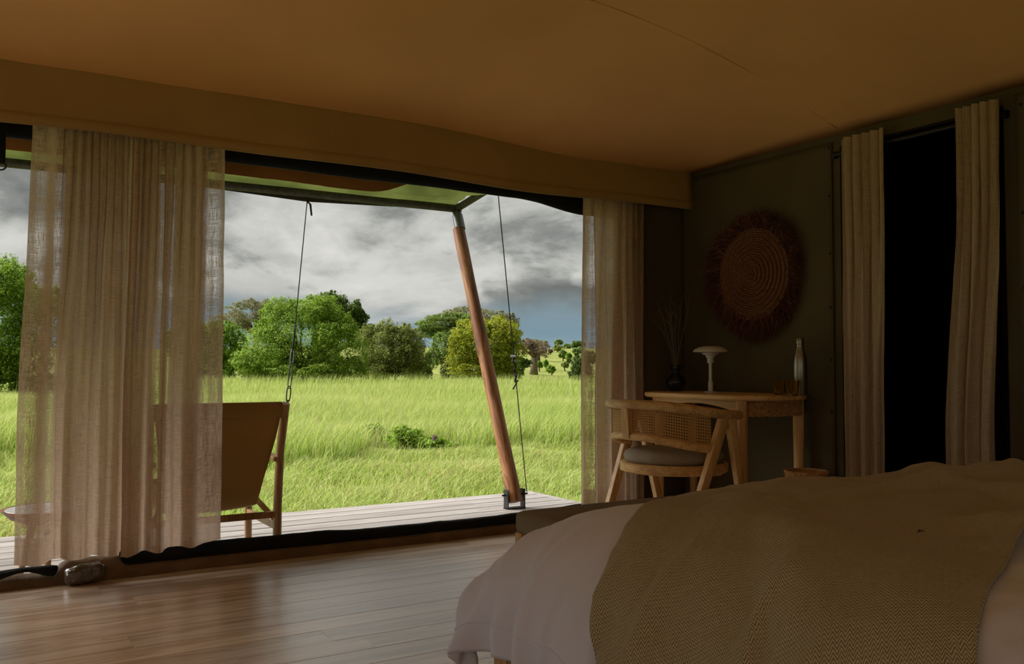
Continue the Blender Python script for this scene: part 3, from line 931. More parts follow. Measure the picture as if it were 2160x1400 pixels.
# stitched hem line
def hemline(pts): return MB().tube([Vector(duv((u - U0) / (U1 - U0), (v - V0) / (V1 - V0))) + (Vector((-0.006, 0, 0)) if u < XLc - 0.3 else Vector((0, 0.006, 0))) for u, v in pts], 0.0030, 6)
hemline([(U0 + 0.08, v) for v in np.linspace(V0, V1 - 0.08, 130)] + [(u, V1 - 0.08) for u in np.linspace(U0 + 0.06, U1 - 0.06, 130)]).build('stitched_hem', M['cotton'], du, smooth='all')
# throw lying askew over the foot half
e1 = Vector((0.831, 0.556)); e2 = Vector((0.556, -0.831)); t0 = Vector((1.305, 1.635))
TL0, TL1, TW = -0.78, 1.95, 0.795
def thr_uv(a, b):
    s = TL0 + a * (TL1 - TL0)
    t = b * (TW + 0.15 * s)
    # loosen the outline a little
    t += 0.012 * math.sin(4 * s + 1) * (1 - b) + 0.02 * math.sin(3 * s) * b
    return s, t
def thr_pos(a, b):
    s, t = thr_uv(a, b)
    q = t0 + e1 * s + e2 * t
    side = sstep(-0.15, 0.30, XLc - q.x)
    # slack ridges across the top and hanging folds down the side
    w1 = 0.024 * max(0, math.sin(8.0 * t + 1.6 * s + 2.0 * fbm(s * 1.5, t * 2, 2.0))) ** 2 * (1 - side) * sstep(0.0, 0.25, t)
    w2 = 0.040 * side * (math.sin(15 * t + 1.0 + 1.2 * s + 0.9 * fbm(s * 2, t * 2, 6.0)) + 0.45 * math.sin(34 * t + 2 * s)) * sstep(0.02, 0.2, t)
    w3 = 0.030 * math.exp(-(((s - 0.55) - 1.2 * (t - 0.45)) / 0.07) ** 2) * sstep(0.3, 0.6, t)
    w3 += 0.020 * math.exp(-(((s - 0.85) + 0.6 * (t - 0.6)) / 0.06) ** 2) * sstep(0.35, 0.65, t)
    w4 = 0.022 * fbm(s * 3, t * 5, 8.0)
    return drape(q.x, q.y, 0.018 + max(0.0, wrinkle(q.x, q.y)) + max(-0.002, w1 + w3 + w4 * 0.6) + 0.36 * (w2 + 0.036 * side), 1.0, 1.0)
mb = MB().grid(thr_pos, 250, 110, lambda a, b: thr_uv(a, b)[::-1])
th = mb.build('throw_blanket', M['throw'], smooth='all', solid=0.008)
tag(th, 'olive herringbone throw spread askew over the duvet', 'blanket')
pl = on(1943, 1155, z=0.605)
g = MB().grid(lambda a, b: (pl.x + (a - .5) * 0.02, pl.y + (b - .5) * 0.008 * math.sin(PI * a), 0.634 + 0.003 * math.sin(PI * a) + .002 * abs(b - .5)), 6, 2)
DRY_LEAF = g.build('dry_leaf', M['black'], smooth='all', solid=0.001)
tag(DRY_LEAF, 'tiny dark dry leaf lying on the olive throw', 'leaf')

# ------------------------------------------------------------------ bench at the foot of the bed
bx, by = 1.60, 2.58
be = thing('bench', 'khaki upholstered bench at the foot of the bed', 'bench', (2.2, 2.4, 0))
mb = MB().box((2.2, 2.41, 0.30), (1.17, 0.33, 0.22), bev=0.02)
mb.build('upholstered_base', M['benchfab'], be, smooth=True, world=True)
mb = MB().box((2.2, 2.41, 0.42), (1.215, 0.375, 0.078), bev=0.024)
mb.v = [(x, y, z + (0.018 * (1 - ((x - 2.2) / 0.62) ** 2) * (1 - ((y - 2.41) / 0.2) ** 2) if z > 0.42 else 0) + 0.003 * fbm(x * 5, y * 5)) for x, y, z in mb.v]
mb.build('seat_cushion', M['benchfab'], be, smooth='all', world=True)
for x in (1.605, 2.795):
    for y in (2.255, 2.565):
        MB().box((x, y, 0.195), (0.035, 0.04, 0.39), bev=0.008).build('leg', M['palewoodz'], be, smooth=True, world=True)

# ================================================================== cane armchair (faces the end wall)
ac = thing('armchair', 'pale wooden tub armchair with cane back and oatmeal seat cushion', 'armchair', (3.135, 3.53, 0), 0.03)
RX, RY = 0.315, 0.335
def arc_pts(a0, a1, n, zf, rx=RX, ry=RY):
    out = []
    for i in range(n + 1):
        t = a0 + (a1 - a0) * i / n            # degrees away from the centre of the back
        g = math.radians(180 + t)
        out.append((rx * math.cos(g), ry * math.sin(g), zf(t)))
    return out
ztop = lambda t: 0.755 - 0.055 * sstep(20, 120, abs(t))
zlow = lambda t: 0.595 - 0.055 * sstep(10, 90, abs(t))
MB().tube(arc_pts(-122, 122, 60, ztop), 1.0, 12, flat=(0.030, 0.024)).build('top_rail', M['palewood'], ac, smooth='all')
MB().tube(arc_pts(-84, 84, 50, zlow, RX - 0.02, RY - 0.02), 1.0, 12, flat=(0.024, 0.020)).build('lower_rail', M['palewood'], ac, smooth='all')
mb = MB()
cpf = lambda a, b: (lambda t: (lambda g: ((RX - 0.012) * math.cos(g), (RY - 0.012) * math.sin(g), zlow(t) + 0.01 + b * (ztop(t) - zlow(t) - 0.02)))(math.radians(180 + t)))(-80 + 160 * a)
mb.grid(cpf, 64, 10, lambda a, b: (a * 0.90, 0.6 + b * 0.14))
mb.build('cane_panel', M['cane'], ac, smooth='all')
MB().bar((-RX + 0.008, 0, 0.585), (-RX - 0.004, 0, 0.74), 0.052, 0.030, side=(0, 1, 0)).build('back_post', M['palewoodz'], ac)
for sg in (-1, 1):
    MB().bar((-0.06 + 0.09, sg * (RY - 0.005), 0.705), (-0.255, sg * (RY - 0.03), 0.0), 0.058, 0.034, side=(1, 0, 0), wd2=0.036, bev=0.008).build('leg', M['palewoodz'], ac, smooth=True)
    MB().bar((0.065, sg * (RY - 0.005), 0.705), (0.225, sg * (RY - 0.03), 0.0), 0.058, 0.034, side=(1, 0, 0), wd2=0.036, bev=0.008).build('leg', M['palewoodz'], ac, smooth=True)
    # stretch from the legs to the seat ring
    MB().box((-0.02, sg * 0.28, 0.425), (0.09, 0.07, 0.03), bev=0.004).build('seat_bracket', M['palewood'], ac)
MB().lathe([(0.0, 0.405), (0.262, 0.405), (0.276, 0.412), (0.276, 0.448), (0.268, 0.455), (0.0, 0.455)], seg=44).build('seat_frame', M['palewood'], ac, smooth=True)
prf = [(0.0, 0.452), (0.235, 0.453), (0.252, 0.466), (0.256, 0.485), (0.245, 0.507), (0.20, 0.522), (0.12, 0.528), (0.0, 0.53)]
mb = MB().lathe(prf, seg=48)
mb.v = [(x * (1 + 0.012 * math.sin(13 * math.atan2(y, x))), y * (1 + 0.012 * math.sin(13 * math.atan2(y, x))), z + 0.003 * fbm(x * 9, y * 9)) for x, y, z in mb.v]
mb.build('seat_cushion', M['oatmeal'], ac, smooth='all')

# ================================================================== desk along the end wall
ZT = 0.79
dk_ = thing('desk', 'pale wooden desk with rounded end and woven drawer against the end wall', 'desk', (3.7, 3.8, 0))
def rounded(x0, x1, y0, y1, rc, n=10):
    out = []
    for (cx, cy, r, a) in ((x0, y0, rc[0], 180), (x1, y0, rc[1], 270), (x1, y1, rc[2], 0), (x0, y1, rc[3], 90)):
        ox, oy = cx + (r if cx == x0 else -r), cy + (r if cy == y0 else -r)
        for i in range(n + 1):
            g = math.radians(a + 90 * i / n)
            out.append((ox + r * math.cos(g), oy + r * math.sin(g)))
    return out
ol = rounded(3.44, 3.945, 3.29, 4.285, (0.19, 0.12, 0.02, 0.25))
oc = lambda e: [(3.69 + (x - 3.69) * (1 - e / 0.25), 3.8 + (y - 3.8) * (1 - e / 0.5)) for x, y in ol]
mb = MB()
n = len(ol)
rings = [(oc(0.008), ZT - 0.028), (oc(0.0), ZT - 0.020), (oc(0.0), ZT - 0.006), (oc(0.005), ZT)]
V = [(x, y, z) for pts, z in rings for x, y in pts]
FF = [tuple(range(n - 1, -1, -1)), tuple(3 * n + i for i in range(n))]
for k in range(3):
    FF += [(k * n + i, k * n + (i + 1) % n, (k + 1) * n + (i + 1) % n, (k + 1) * n + i) for i in range(n)]
mb.add(V, FF).build('tabletop', M['palewood'], dk_, smooth=True, world=True)
legs = ((3.495, 3.40), (3.895, 3.37), (3.545, 4.115), (3.895, 4.20))
for (x, y) in legs:
    MB().lathe([(0.0, 0), (0.021, 0), (0.026, 0.3), (0.030, 0.62), (0.030, ZT - 0.026), (0.0, ZT - 0.026)], (x, y, 0), 18).build('leg', M['palewoodz'], dk_, smooth=True, world=True)
# arched front apron
V, FF = [], []
N = 24
for i in range(N + 1):
    t = i / N
    y = 3.42 + t * 0.66
    zb = ZT - 0.105 + 0.055 * math.sin(PI * min(1, t * 1.02)) ** 0.6
    for x in (3.485, 3.507):
        V += [(x, y, zb), (x, y, ZT - 0.026)]
for i in range(N):
    q = 4 * i
    FF += [(q, q + 4, q + 5, q + 1), (q + 2, q + 3, q + 7, q + 6), (q, q + 2, q + 6, q + 4), (q + 1, q + 5, q + 7, q + 3)]
MB().add(V, FF).build('apron', M['palewood'], dk_, world=True)
MB().box((3.73, 4.19, ZT - 0.06), (0.33, 0.02, 0.07)).build('apron', M['palewood'], dk_, world=True)
# woven drawer: rounded end in herringbone rattan
def drawer_path(t):
    pts = rounded(3.515, 3.925, 3.325, 3.9, (0.13, 0.10, 0.01, 0.01), 12)
    P = [Vector((3.515, 3.455))] + [Vector(p) for p in pts[:26]] + [Vector((3.925, 3.60))]
    L = [0.0]
    for a, b in zip(P, P[1:]): L.append(L[-1] + (b - a).length)
    s = t * L[-1]
    for i in range(len(P) - 1):
        if s <= L[i + 1] + 1e-9:
            f = (s - L[i]) / max(1e-9, L[i + 1] - L[i])
            q = P[i].lerp(P[i + 1], f)
            tg = (P[i + 1] - P[i]).normalized() if (P[i + 1] - P[i]).length > 1e-9 else Vector((1, 0))
            return q, Vector((tg.y, -tg.x)), L[-1]
    return P[-1], Vector((1, 0)), L[-1]
dz0, dz1 = ZT - 0.112, ZT - 0.030
mb = MB()
mb.grid(lambda a, b: (lambda q: (q[0].x, q[0].y, dz0 + b * (dz1 - dz0)))(drawer_path(a)), 48, 2)
drw = mb.build('drawer', M['rattan'], dk_, smooth='all', world=True, solid=0.006)
LT = drawer_path(0)[2]
mb = MB()
def strand(s0, z0, ds, dz, wdt):
    pts = []
    for i in range(5):
        f = i / 4
        s = s0 + ds * (f - 0.5); z = z0 + dz * (f - 0.5)
        if not (0.002 < s < LT - 0.002): return
        z = min(max(z, dz0), dz1)
        q, nn, _ = drawer_path(s / LT)
        off = 0.002 + 0.0045 * math.sin(PI * f)
        pts.append((q.x + nn.x * off, q.y + nn.y * off, z))
    mb.tube(pts, wdt, 5)
cols = int(LT / 0.0135)
for c in range(cols):
    s0 = (c + 0.5) * LT / cols
    for r_ in range(9):
        z0 = dz0 + (r_ + 0.5 + (0.25 if c % 2 else 0)) * (dz1 - dz0) / 9
        sgn = 1 if c % 2 else -1
        strand(s0, z0, 0.019, sgn * 0.012, 0.0034)
o = mb.build('woven_strands', M['rattan'], drw, smooth='all', world=False)
o['kind'] = 'stuff'
o.matrix_parent_inverse = Matrix.Identity(4)

# ---- things on the desk
def desk_pt(px, X):
    p = on(px, 700, x=X)
    return Vector((X, p.y, ZT))
p = desk_pt(1425, 3.735)
vz = thing('vase', 'small black vase holding dry twigs on the desk', 'vase', p)
MB().lathe([(0.0, 0.0), (0.036, 0.0), (0.048, 0.012), (0.061, 0.052), (0.058, 0.070), (0.034, 0.096), (0.021, 0.112), (0.020, 0.120), (0.030, 0.138), (0.032, 0.150), (0.027, 0.160), (0.022, 0.158), (0.016, 0.120), (0.0, 0.118)], seg=26).build('vase_body', M['black'], vz, smooth=True)
for k in range(11):
    rr_ = random.Random(k + 3)
    a = rr_.uniform(0, 2 * PI); ln = rr_.uniform(0.30, 0.50); sp = rr_.uniform(0.04, 0.20)
    if k < 2: sp = 0.05
    pts = [(0.008 * math.cos(a), 0.008 * math.sin(a), 0.125)]
    for i in range(1, 7):
        f = i / 6
        pts.append((math.cos(a) * sp * 0.45 * f ** 1.2 + 0.006 * rr_.uniform(-1, 1), math.sin(a) * sp * 1.1 * f ** 1.2 + 0.006 * rr_.uniform(-1, 1), 0.125 + ln * f))
    tw = MB().tube(pts, [0.0022 * (1 - 0.6 * i / 6) for i in range(7)], 5)
    for i in (3, 4, 5, 6):
        b0 = Vector(pts[i])
        tw.tube([b0, b0 + Vector((rr_.uniform(-.03, .015), rr_.uniform(-.05, .05), rr_.uniform(.03, .07)))], 0.0009, 4)
    tw.build('twig', M['twig'], vz, smooth='all')
p = desk_pt(1498, 3.76)
lp = thing('table_lamp', 'white tiered table lamp with wide flat shade on the desk', 'lamp', p)
MB().lathe([(0.0, 0), (0.040, 0.0), (0.041, 0.004), (0.020, 0.008), (0.0, 0.008)]).build('base', M['white'], lp, smooth=True)
MB().lathe([(0.0, 0.006), (0.0145, 0.006), (0.0145, 0.062), (0.010, 0.066), (0.0098, 0.175), (0.0, 0.176)], seg=20).build('stem', M['white'], lp, smooth=True)
MB().lathe([(0.0, 0.172), (0.0175, 0.172), (0.0195, 0.180), (0.0195, 0.205), (0.0, 0.206)], seg=22).build('socket', M['white'], lp, smooth=True)
MB().lathe([(0.018, 0.204), (0.026, 0.207), (0.029, 0.218), (0.026, 0.219), (0.012, 0.212)], seg=26).build('inner_shade', M['white'], lp, smooth=True)
MB().lathe([(0.026, 0.218), (0.044, 0.222), (0.050, 0.232), (0.046, 0.233), (0.020, 0.228)], seg=30).build('middle_shade', M['white'], lp, smooth=True)
MB().lathe([(0.042, 0.232), (0.099, 0.238), (0.1015, 0.241), (0.094, 0.253), (0.070, 0.266), (0.040, 0.2725), (0.0, 0.274)], seg=40).build('top_shade', M['white'], lp, smooth=True)
p = desk_pt(1687, 3.84)
bo = thing('bottle', 'brushed steel water bottle standing on the desk', 'bottle', p)
MB().lathe([(0.0, 0), (0.034, 0.0), (0.0375, 0.006), (0.0375, 0.165), (0.035, 0.195), (0.026, 0.235), (0.0195, 0.255), (0.0195, 0.272), (0.0, 0.272)], seg=34).build('body', M['steel'], bo, smooth=True)
MB().lathe([(0.0, 0.272), (0.0205, 0.272), (0.0205, 0.276), (0.0, 0.276)], seg=26).build('gasket', M['black'], bo)
MB().lathe([(0.0, 0.276), (0.0215, 0.276), (0.0215, 0.301), (0.019, 0.306), (0.0, 0.307)], seg=30).build('cap', M['steel'], bo, smooth=True)
def glass(px, X, label):
    p = desk_pt(px, X)
    g = MB().lathe([(0.0, 0.0), (0.026, 0.0), (0.029, 0.004), (0.036, 0.074), (0.0372, 0.079), (0.0345, 0.079), (0.0325, 0.074), (0.026, 0.012), (0.0, 0.010)], seg=30)
    o = g.build('drinking_glass', M['amber'], smooth=True)
    o.location = p
    tag(o, label, 'glass', 'amber glasses on the desk')
glass(1643, 3.76, 'amber drinking glass set apart from the steel bottle by its twin')
glass(1670, 3.73, 'amber drinking glass standing right against the steel bottle')
# waste basket
p = on(1703, 985, x=3.83)
wb = thing('waste_basket', 'woven rattan waste basket on the floor under the desk end', 'basket', (3.80, p.y - 0.02, 0))
mb = MB().lathe([(0.0, 0.0), (0.085, 0.0), (0.092, 0.02), (0.108, 0.385), (0.104, 0.385), (0.088, 0.025), (0.0, 0.02)], seg=36)
mb.build('basket_wall', M['rattan'], wb, smooth=True)
for k in range(24):
    z = 0.015 + k * 0.016
    r_ = 0.092 + 0.016 * z / 0.385
    MB().tube([(r_ * math.cos(g), r_ * math.sin(g), z) for g in np.linspace(0, 2 * PI, 30, endpoint=False)], 0.006, 5, closed=True).build('coil', M['rattan'], wb, smooth='all')
MB().tube([(0.108 * math.cos(g), 0.108 * math.sin(g), 0.388) for g in np.linspace(0, 2 * PI, 36, endpoint=False)], 0.008, 8, closed=True).build('rim', M['rattan'], wb, smooth='all')

# ------------------------------------------------------------------ woven wall basket
c = on(1590, 577, x=XR - 0.03)
ba = thing('wall_basket', 'round coiled wall basket with shaggy dark raffia fringe', 'wall basket', (XR - 0.03, c.y, c.z))
RB = 0.275
pts, rad = [], []
turns = 19
for i in range(turns * 30 + 1):
    t = i / (turns * 30)
    g = 2 * PI * turns * t
    r_ = 0.006 + (RB - 0.006) * t
    pts.append((-0.006 - 0.014 * (1 - t) - 0.003 * math.sin(g * 0.5), r_ * math.cos(g), r_ * math.sin(g)))
MB().tube(pts, 0.0066, 6, up=(1, 0, 0)).build('coil_spiral', M['coil'], ba, smooth='all')
MB().lathe([(0.0, 0.0), (RB, 0.0), (RB, 0.006), (0.0, 0.012)], seg=40).build('backing', M['coil'], ba)
bpy.data.objects['backing'].rotation_euler = (0, -PI / 2, 0)
NS = 8500
ang = RNG.uniform(0, 2 * PI, NS)
r0 = RB - 0.025 + RNG.uniform(0, 0.06, NS) ** 1.0
ln = RNG.uniform(0.05, 0.155, NS) * (0.8 + 0.35 * np.sin(ang * 3 + 1) * 0.4)
out = np.stack([np.zeros(NS), np.cos(ang), np.sin(ang)], 1)
tan = np.stack([np.zeros(NS), -np.sin(ang), np.cos(ang)], 1)
dirv = out * 1.0 + tan * RNG.normal(0, 0.55, (NS, 1)) + np.array([[-1, 0, 0]]) * RNG.uniform(-0.15, 0.55, (NS, 1)) + np.array([[0, 0, -0.25]])
dirv /= np.linalg.norm(dirv, axis=1, keepdims=True)
base = out * r0[:, None] + np.array([[-1, 0, 0]]) * RNG.uniform(0, 0.012, (NS, 1))
side = np.cross(dirv, RNG.normal(0, 1, (NS, 3)))
side /= np.linalg.norm(side, axis=1, keepdims=True)
wdt = 0.0017
midp = base + dirv * (ln * 0.5)[:, None] + tan * RNG.normal(0, 0.006, (NS, 1))
tip = base + dirv * ln[:, None] + tan * RNG.normal(0, 0.016, (NS, 1)) + np.array([[0, 0, -1.0]]) * (ln * 0.18)[:, None]
V = np.stack([base - side * wdt, base + side * wdt, midp - side * wdt, midp + side * wdt, tip], 1)
V[:, :, 0] = np.minimum(V[:, :, 0], 0.012)
V = V.reshape(-1, 3)
k = np.arange(NS)[:, None] * 5
T = np.concatenate([k + np.array([[0, 1, 3]]), k + np.array([[0, 3, 2]]), k + np.array([[2, 3, 4]])], 0)
o = link_mesh('raffia_fringe', np_mesh('raffia_fringe', V, T, M['raffia'], {'rnd': np.repeat(RNG.uniform(0, 1, NS), 5)}), ba)
o['kind'] = 'stuff'

# ================================================================== outside, under the eave
# rolled black canvas under the header
mb = MB()
def rollf(u, v):
    x = -2.5 + u * 6.0
    g = v * 2 * PI
    zb = 1.938 + 0.012 * math.sin(1.1 * x + 0.5) + 0.006 * fbm(x * 2.5, 0.3) - 0.05 * sstep(2.75, 3.3, x)
    zt = 2.16
    zc, hz = (zb + zt) / 2, (zt - zb) / 2
    return (x, YF + 0.105 + 0.035 * math.cos(g), zc + hz * math.sin(g))
mb.grid(rollf, 130, 14)
tag(mb.build('rolled_canvas', M['blackcanvas'], smooth='all'), 'black canvas door rolled up beneath the valance over the opening', 'rolled canvas')
# tan outer skirt of the fly, ending in a curl
mb = MB()
def skf(u, v):
    x = -3.2 + u * 5.62
    zb = 1.952 + 0.012 * math.sin(2.2 * x) + 0.006 * fbm(x * 3, 2.0) + 0.14 * sstep(1.95, 2.42, x)
    return (x, YF + 0.38 + 0.03 * math.sin(1.7 * x), zb + v * (2.52 - zb))
mb.grid(skf, 110, 5)
tag(mb.build('fly_skirt', M['skirt'], smooth='all', solid=0.004), 'tan canvas skirt hanging from the eave behind the black roll', 'canvas skirt')

AX, AY, AZ = 3.44, 6.51, 2.245                  # outer corner of the awning frame
aw = thing('awning', 'green canvas awning stretched on a dark tube frame over the deck', 'awning', (0.5, 5.5, 2.3))
mb = MB()
def awf(u, v):
    x = XL - 0.3 + u * (AX - XL + 0.28)
    y = AY - v * (AY - YF - 0.1)
    z = AZ + 0.02 + v * 0.36
    nearc = sstep(1.2, 3.4, x)
    z -= 0.07 * math.sin(PI * v) * (0.6 + 0.4 * math.sin(1.8 * x))
    z += nearc * 0.05 * math.sin(17 * (v * 1.0 + 0.30 * (AX - x)) + 1.5 * fbm(x, v * 3)) * sstep(0.0, 0.10, v) * sstep(1.0, 0.6, v)
    z += nearc * 0.016 * math.sin(52 * (v + 0.11 * (AX - x)) + 2.0 * fbm(x * 1.5, v * 6)) * sstep(0.0, 0.06, v)
    return (x + 0.10 * v * sstep(2.5, 3.5, x), y, z)
mb.grid(awf, 150, 110)
mb.build('canopy', M['awning'], aw, smooth='all', world=True)
# drooping hem of the canopy below the tube, tied down where the rope grips it
ropeL = on(649, 424, y=AY)
mb = MB()
def drop(u, v):
    x = ropeL.x - 0.85 + u * 1.75
    k_ = max(0, 1 - abs(x - ropeL.x) / (0.85 if x < ropeL.x else 0.9))
    return (x, AY + 0.02, AZ - 0.02 - v * (0.006 + 0.036 * k_))
mb.grid(drop, 30, 2)
mb.build('hem_flap', M['tube'], aw, world=True, solid=0.004)
MB().tube([(XL - 0.3, AY, AZ), (AX, AY, AZ)], 0.034, 14).build('front_tube', M['tube'], aw, smooth=True, world=True)
MB().tube([(AX, AY, AZ), (AX + 0.13, YF + 0.16, AZ + 0.36)], 0.030, 14).build('side_tube', M['tube'], aw, smooth=True, world=True)
g = MB().lathe([(0, -0.04), (0.036, -0.04), (0.042, 0.0), (0.036, 0.04), (0, 0.04)], seg=14)
o = g.build('corner_joint', M['tube'], aw, smooth=True, world=False)
o.location = Vector((AX, AY, AZ)) - Vector((0.5, 5.5, 2.3))

# leaning pole
pb = on(1089, 1052, y=5.56); pt = Vector((AX - 0.01, AY - 0.02, AZ - 0.045))
pb = Vector((3.44, 5.60, ZD + 0.045))
po = thing('awning_pole', 'leaning reddish timber pole propping up the awning corner', 'pole', (pb.x, pb.y, ZD))
dv_ = pt - pb
Lp = dv_.length
quat = dv_.to_track_quat('Z', 'Y')
pts = [(0.010 * math.sin(2.2 * t), 0.012 * math.sin(3.1 * t + 1), t * (Lp - 0.14)) for t in np.linspace(0, 1, 30)]
o = MB().tube(pts, [0.054 - 0.006 * t + 0.003 * fbm(t * 6, 0.2) for t in np.linspace(0, 1, 30)], 18, up=(1, 0, 0)).build('shaft', M['redpole'], po, smooth=True)
o.location = pb - Vector(po.location); o.rotation_mode = 'QUATERNION'; o.rotation_quaternion = quat
o = MB().lathe([(0, Lp - 0.15), (0.045, Lp - 0.15), (0.043, Lp - 0.02), (0.03, Lp + 0.01), (0, Lp + 0.01)], seg=18).build('top_sleeve', M['metal'], po, smooth=True)
o.location = pb - Vector(po.location); o.rotation_mode = 'QUATERNION'; o.rotation_quaternion = quat
br = MB()
br.box((0, 0, 0.004), (0.15, 0.07, 0.008))
br.box((-0.071, 0, 0.07), (0.008, 0.06, 0.14), bev=0.002)
br.box((0.071, 0, 0.07), (0.008, 0.06, 0.14), bev=0.002)
b_ = br.build('base_bracket', M['darkmetal'], po)
MB().tube([(-0.105, 0, 0.10), (0.11, 0, 0.10)], 0.007, 8).build('bolt', M['darkmetal'], b_, smooth=True)

# guy ropes with their hardware
def link_loop(a, b, wd, r_, n=22):
    a, b = Vector(a), Vector(b)
    t = (b - a).normalized(); sd = t.cross(Vector((0.85, -0.5, 0))).normalized()
    sd = t.cross(sd).normalized()
    h = (b - a).length / 2; c_ = (a + b) / 2
    pts = []
    for i in range(n):
        g = 2 * PI * i / n
        pts.append(c_ + t * (h * math.sin(g)) + sd * (wd * math.copysign(abs(math.cos(g)) ** 0.6, math.cos(g))))
    return MB().tube(pts, r_, 6, closed=True)
top = Vector((ropeL.x, AY + 0.01, AZ - 0.05))
bot = Vector((1.66, 5.55, ZD))
g1 = thing('guy_rope', 'thin dark guy rope with a chain shackle tied down behind the lounge chair', 'rope', bot, 0, 'awning guy ropes')
f = lambda t: top.lerp(bot, t)
MB().tube([f(t) for t in np.linspace(0, 0.50, 8)], 0.0038, 6).build('rope', M['rope'], g1, smooth='all', world=True)
MB().tube([f(0.005), f(0.005) + Vector((0.025, 0, -0.02)), f(0.03) + Vector((0.04, 0, -0.05))], 0.008, 6).build('knot', M['rope'], g1, smooth='all', world=True)
MB().tube([f(t) for t in np.linspace(0.42, 0.50, 5)], 0.0055, 6).build('splice', M['rope'], g1, smooth='all', world=True)
link_loop(f(0.495), f(0.54), 0.011, 0.0035).build('shackle', M['metal'], g1, smooth='all', world=True)
link_loop(f(0.535), f(0.612), 0.012, 0.0035).build('turnbuckle', M['darkmetal'], g1, smooth='all', world=True)
link_loop(f(0.605), f(0.65), 0.013, 0.0045).build('chain_link', M['darkmetal'], g1, smooth='all', world=True)
MB().tube([f(t) for t in np.linspace(0.645, 1.0, 6)], 0.0038, 6).build('lower_rope', M['rope'], g1, smooth='all', world=True)
top2, bot2 = Vector((AX + 0.13 * 0.3, AY - (AY - YF - 0.16) * 0.3, AZ + 0.36 * 0.3 - 0.02)), Vector((XR + 0.0, DECK_Y - 0.03, ZD))
g2 = thing('guy_rope', 'thin dark guy rope with wire clips running down to the deck corner', 'rope', bot2, 0, 'awning guy ropes')
f2 = lambda t: top2.lerp(bot2, t)
MB().tube([f2(t) for t in np.linspace(-0.02, 1, 12)], 0.0042, 6).build('rope', M['rope'], g2, smooth='all', world=True)
for t_ in (0.54, 0.555, 0.60, 0.622):
    MB().box(f2(t_), (0.055 if t_ < .55 else 0.035, 0.02, 0.018), rot=Matrix.Rotation(0.3 + t_ * 9, 3, 'Z'), bev=0.004).build('wire_clip', M['metal'], g2, world=True)
MB().tube([f2(t) + Vector((0.012 * math.sin(t * 190), 0, 0)) for t in np.linspace(0.54, 0.63, 24)], 0.0065, 6).build('wire_tail', M['rope'], g2, smooth='all', world=True)
MB().tube([f2(0.63), f2(0.64) + Vector((-0.02, 0, 0)), f2(0.645) + Vector((-0.035, 0, -0.01))], 0.006, 6).build('rope_end', M['rope'], g2, smooth='all', world=True)

# webbing strap with ring at the top left of the opening
a = on(2, 250, y=YF + 0.045); b = on(3, 348, y=YF + 0.045)
st = thing('strap', 'dark webbing strap with a metal ring hanging from the black canvas roll', 'strap', (a.x, a.y, b.z))
L_ = a.z - b.z + 0.06
MB().box((0, -0.045, L_ / 2), (0.038, 0.004, L_)).build('webbing', M['blackcanvas'], st)
MB().tube([(0.022 * math.cos(g), -0.045, -0.006 - 0.024 * abs(math.sin(g)) ** 0.8) for g in np.linspace(0, PI, 14)] + [(-0.01, -0.045, -0.002), (0.01, -0.045, -0.002)], 0.0035, 6, closed=True, up=(0, 1, 0)).build('ring', M['darkmetal'], st, smooth='all')

# ================================================================== leather lounge chair on the deck, back to the tent
lc = thing('lounge_chair', 'leather sling lounge chair with wooden frame, its back to the tent', 'lounge chair', (1.10, 5.0, ZD))
XH, YR_, YFt = 0.325, -0.29, 0.275
def post_pts(sx):
    return [(sx * XH, YR_ + 0.02, 0.0), (sx * XH, YR_ + 0.015, 0.3), (sx * (XH + 0.003), YR_ - 0.012, 0.6), (sx * (XH + 0.012), YR_ - 0.07, 0.845)]
for sx in (-1, 1):
    pts = post_pts(sx)
    dense = []
    for i in range(len(pts) - 1):
        for k in range(6):
            dense.append(Vector(pts[i]).lerp(Vector(pts[i + 1]), k / 6))
    dense.append(Vector(pts[-1]))
    MB().tube(dense, 1.0, 12, flat=(0.022, 0.030), up=(0, 1, 0)).build('rear_post', M['loungewood'], lc, smooth=True)
    MB().tube([(sx * (XH - 0.005), YFt, 0), (sx * (XH - 0.012), YFt - 0.01, 0.55)], [0.020, 0.024], 14).build('front_leg', M['loungewood'], lc, smooth=True)
    MB().bar((sx * (XH - 0.01), YR_ + 0.02, 0.195), (sx * (XH - 0.01), YFt, 0.195), 0.022, 0.034).build('side_stretcher', M['loungewood'], lc)
    MB().bar((sx * (XH - 0.012), YR_ - 0.02, 0.55), (sx * (XH - 0.012), YFt + 0.06, 0.575), 0.045, 0.026, side=(1, 0, 0), bev=0.008).build('armrest', M['loungewood'], lc, smooth=True)
    MB().bar((sx * (XH - 0.01), YR_ + 0.03, 0.23), (sx * (XH - 0.085), YR_ + 0.13, 0.33), 0.012, 0.03).build('sling_brace', M['leather'], lc)
MB().bar((-XH, YR_ + 0.02, 0.255), (XH, YR_ + 0.02, 0.255), 0.034, 0.026, side=(0, 0, 1)).build('rear_stretcher', M['loungewood'], lc)
MB().bar((-XH, YR_ - 0.055, 0.80), (XH, YR_ - 0.055, 0.80), 0.05, 0.026, side=(0, 0, 1)).build('top_rail', M['loungewood'], lc)
MB().bar((-XH, YFt, 0.40), (XH, YFt, 0.40), 0.034, 0.026, side=(0, 0, 1)).build('front_rail', M['loungewood'], lc)
prof_s = [(-0.085, 0.852), (-0.075, 0.80), (-0.045, 0.66), (0.005, 0.50), (0.06, 0.37), (0.115, 0.305), (0.20, 0.285), (0.32, 0.315), (0.44, 0.36), (0.56, 0.41), (0.58, 0.40)]
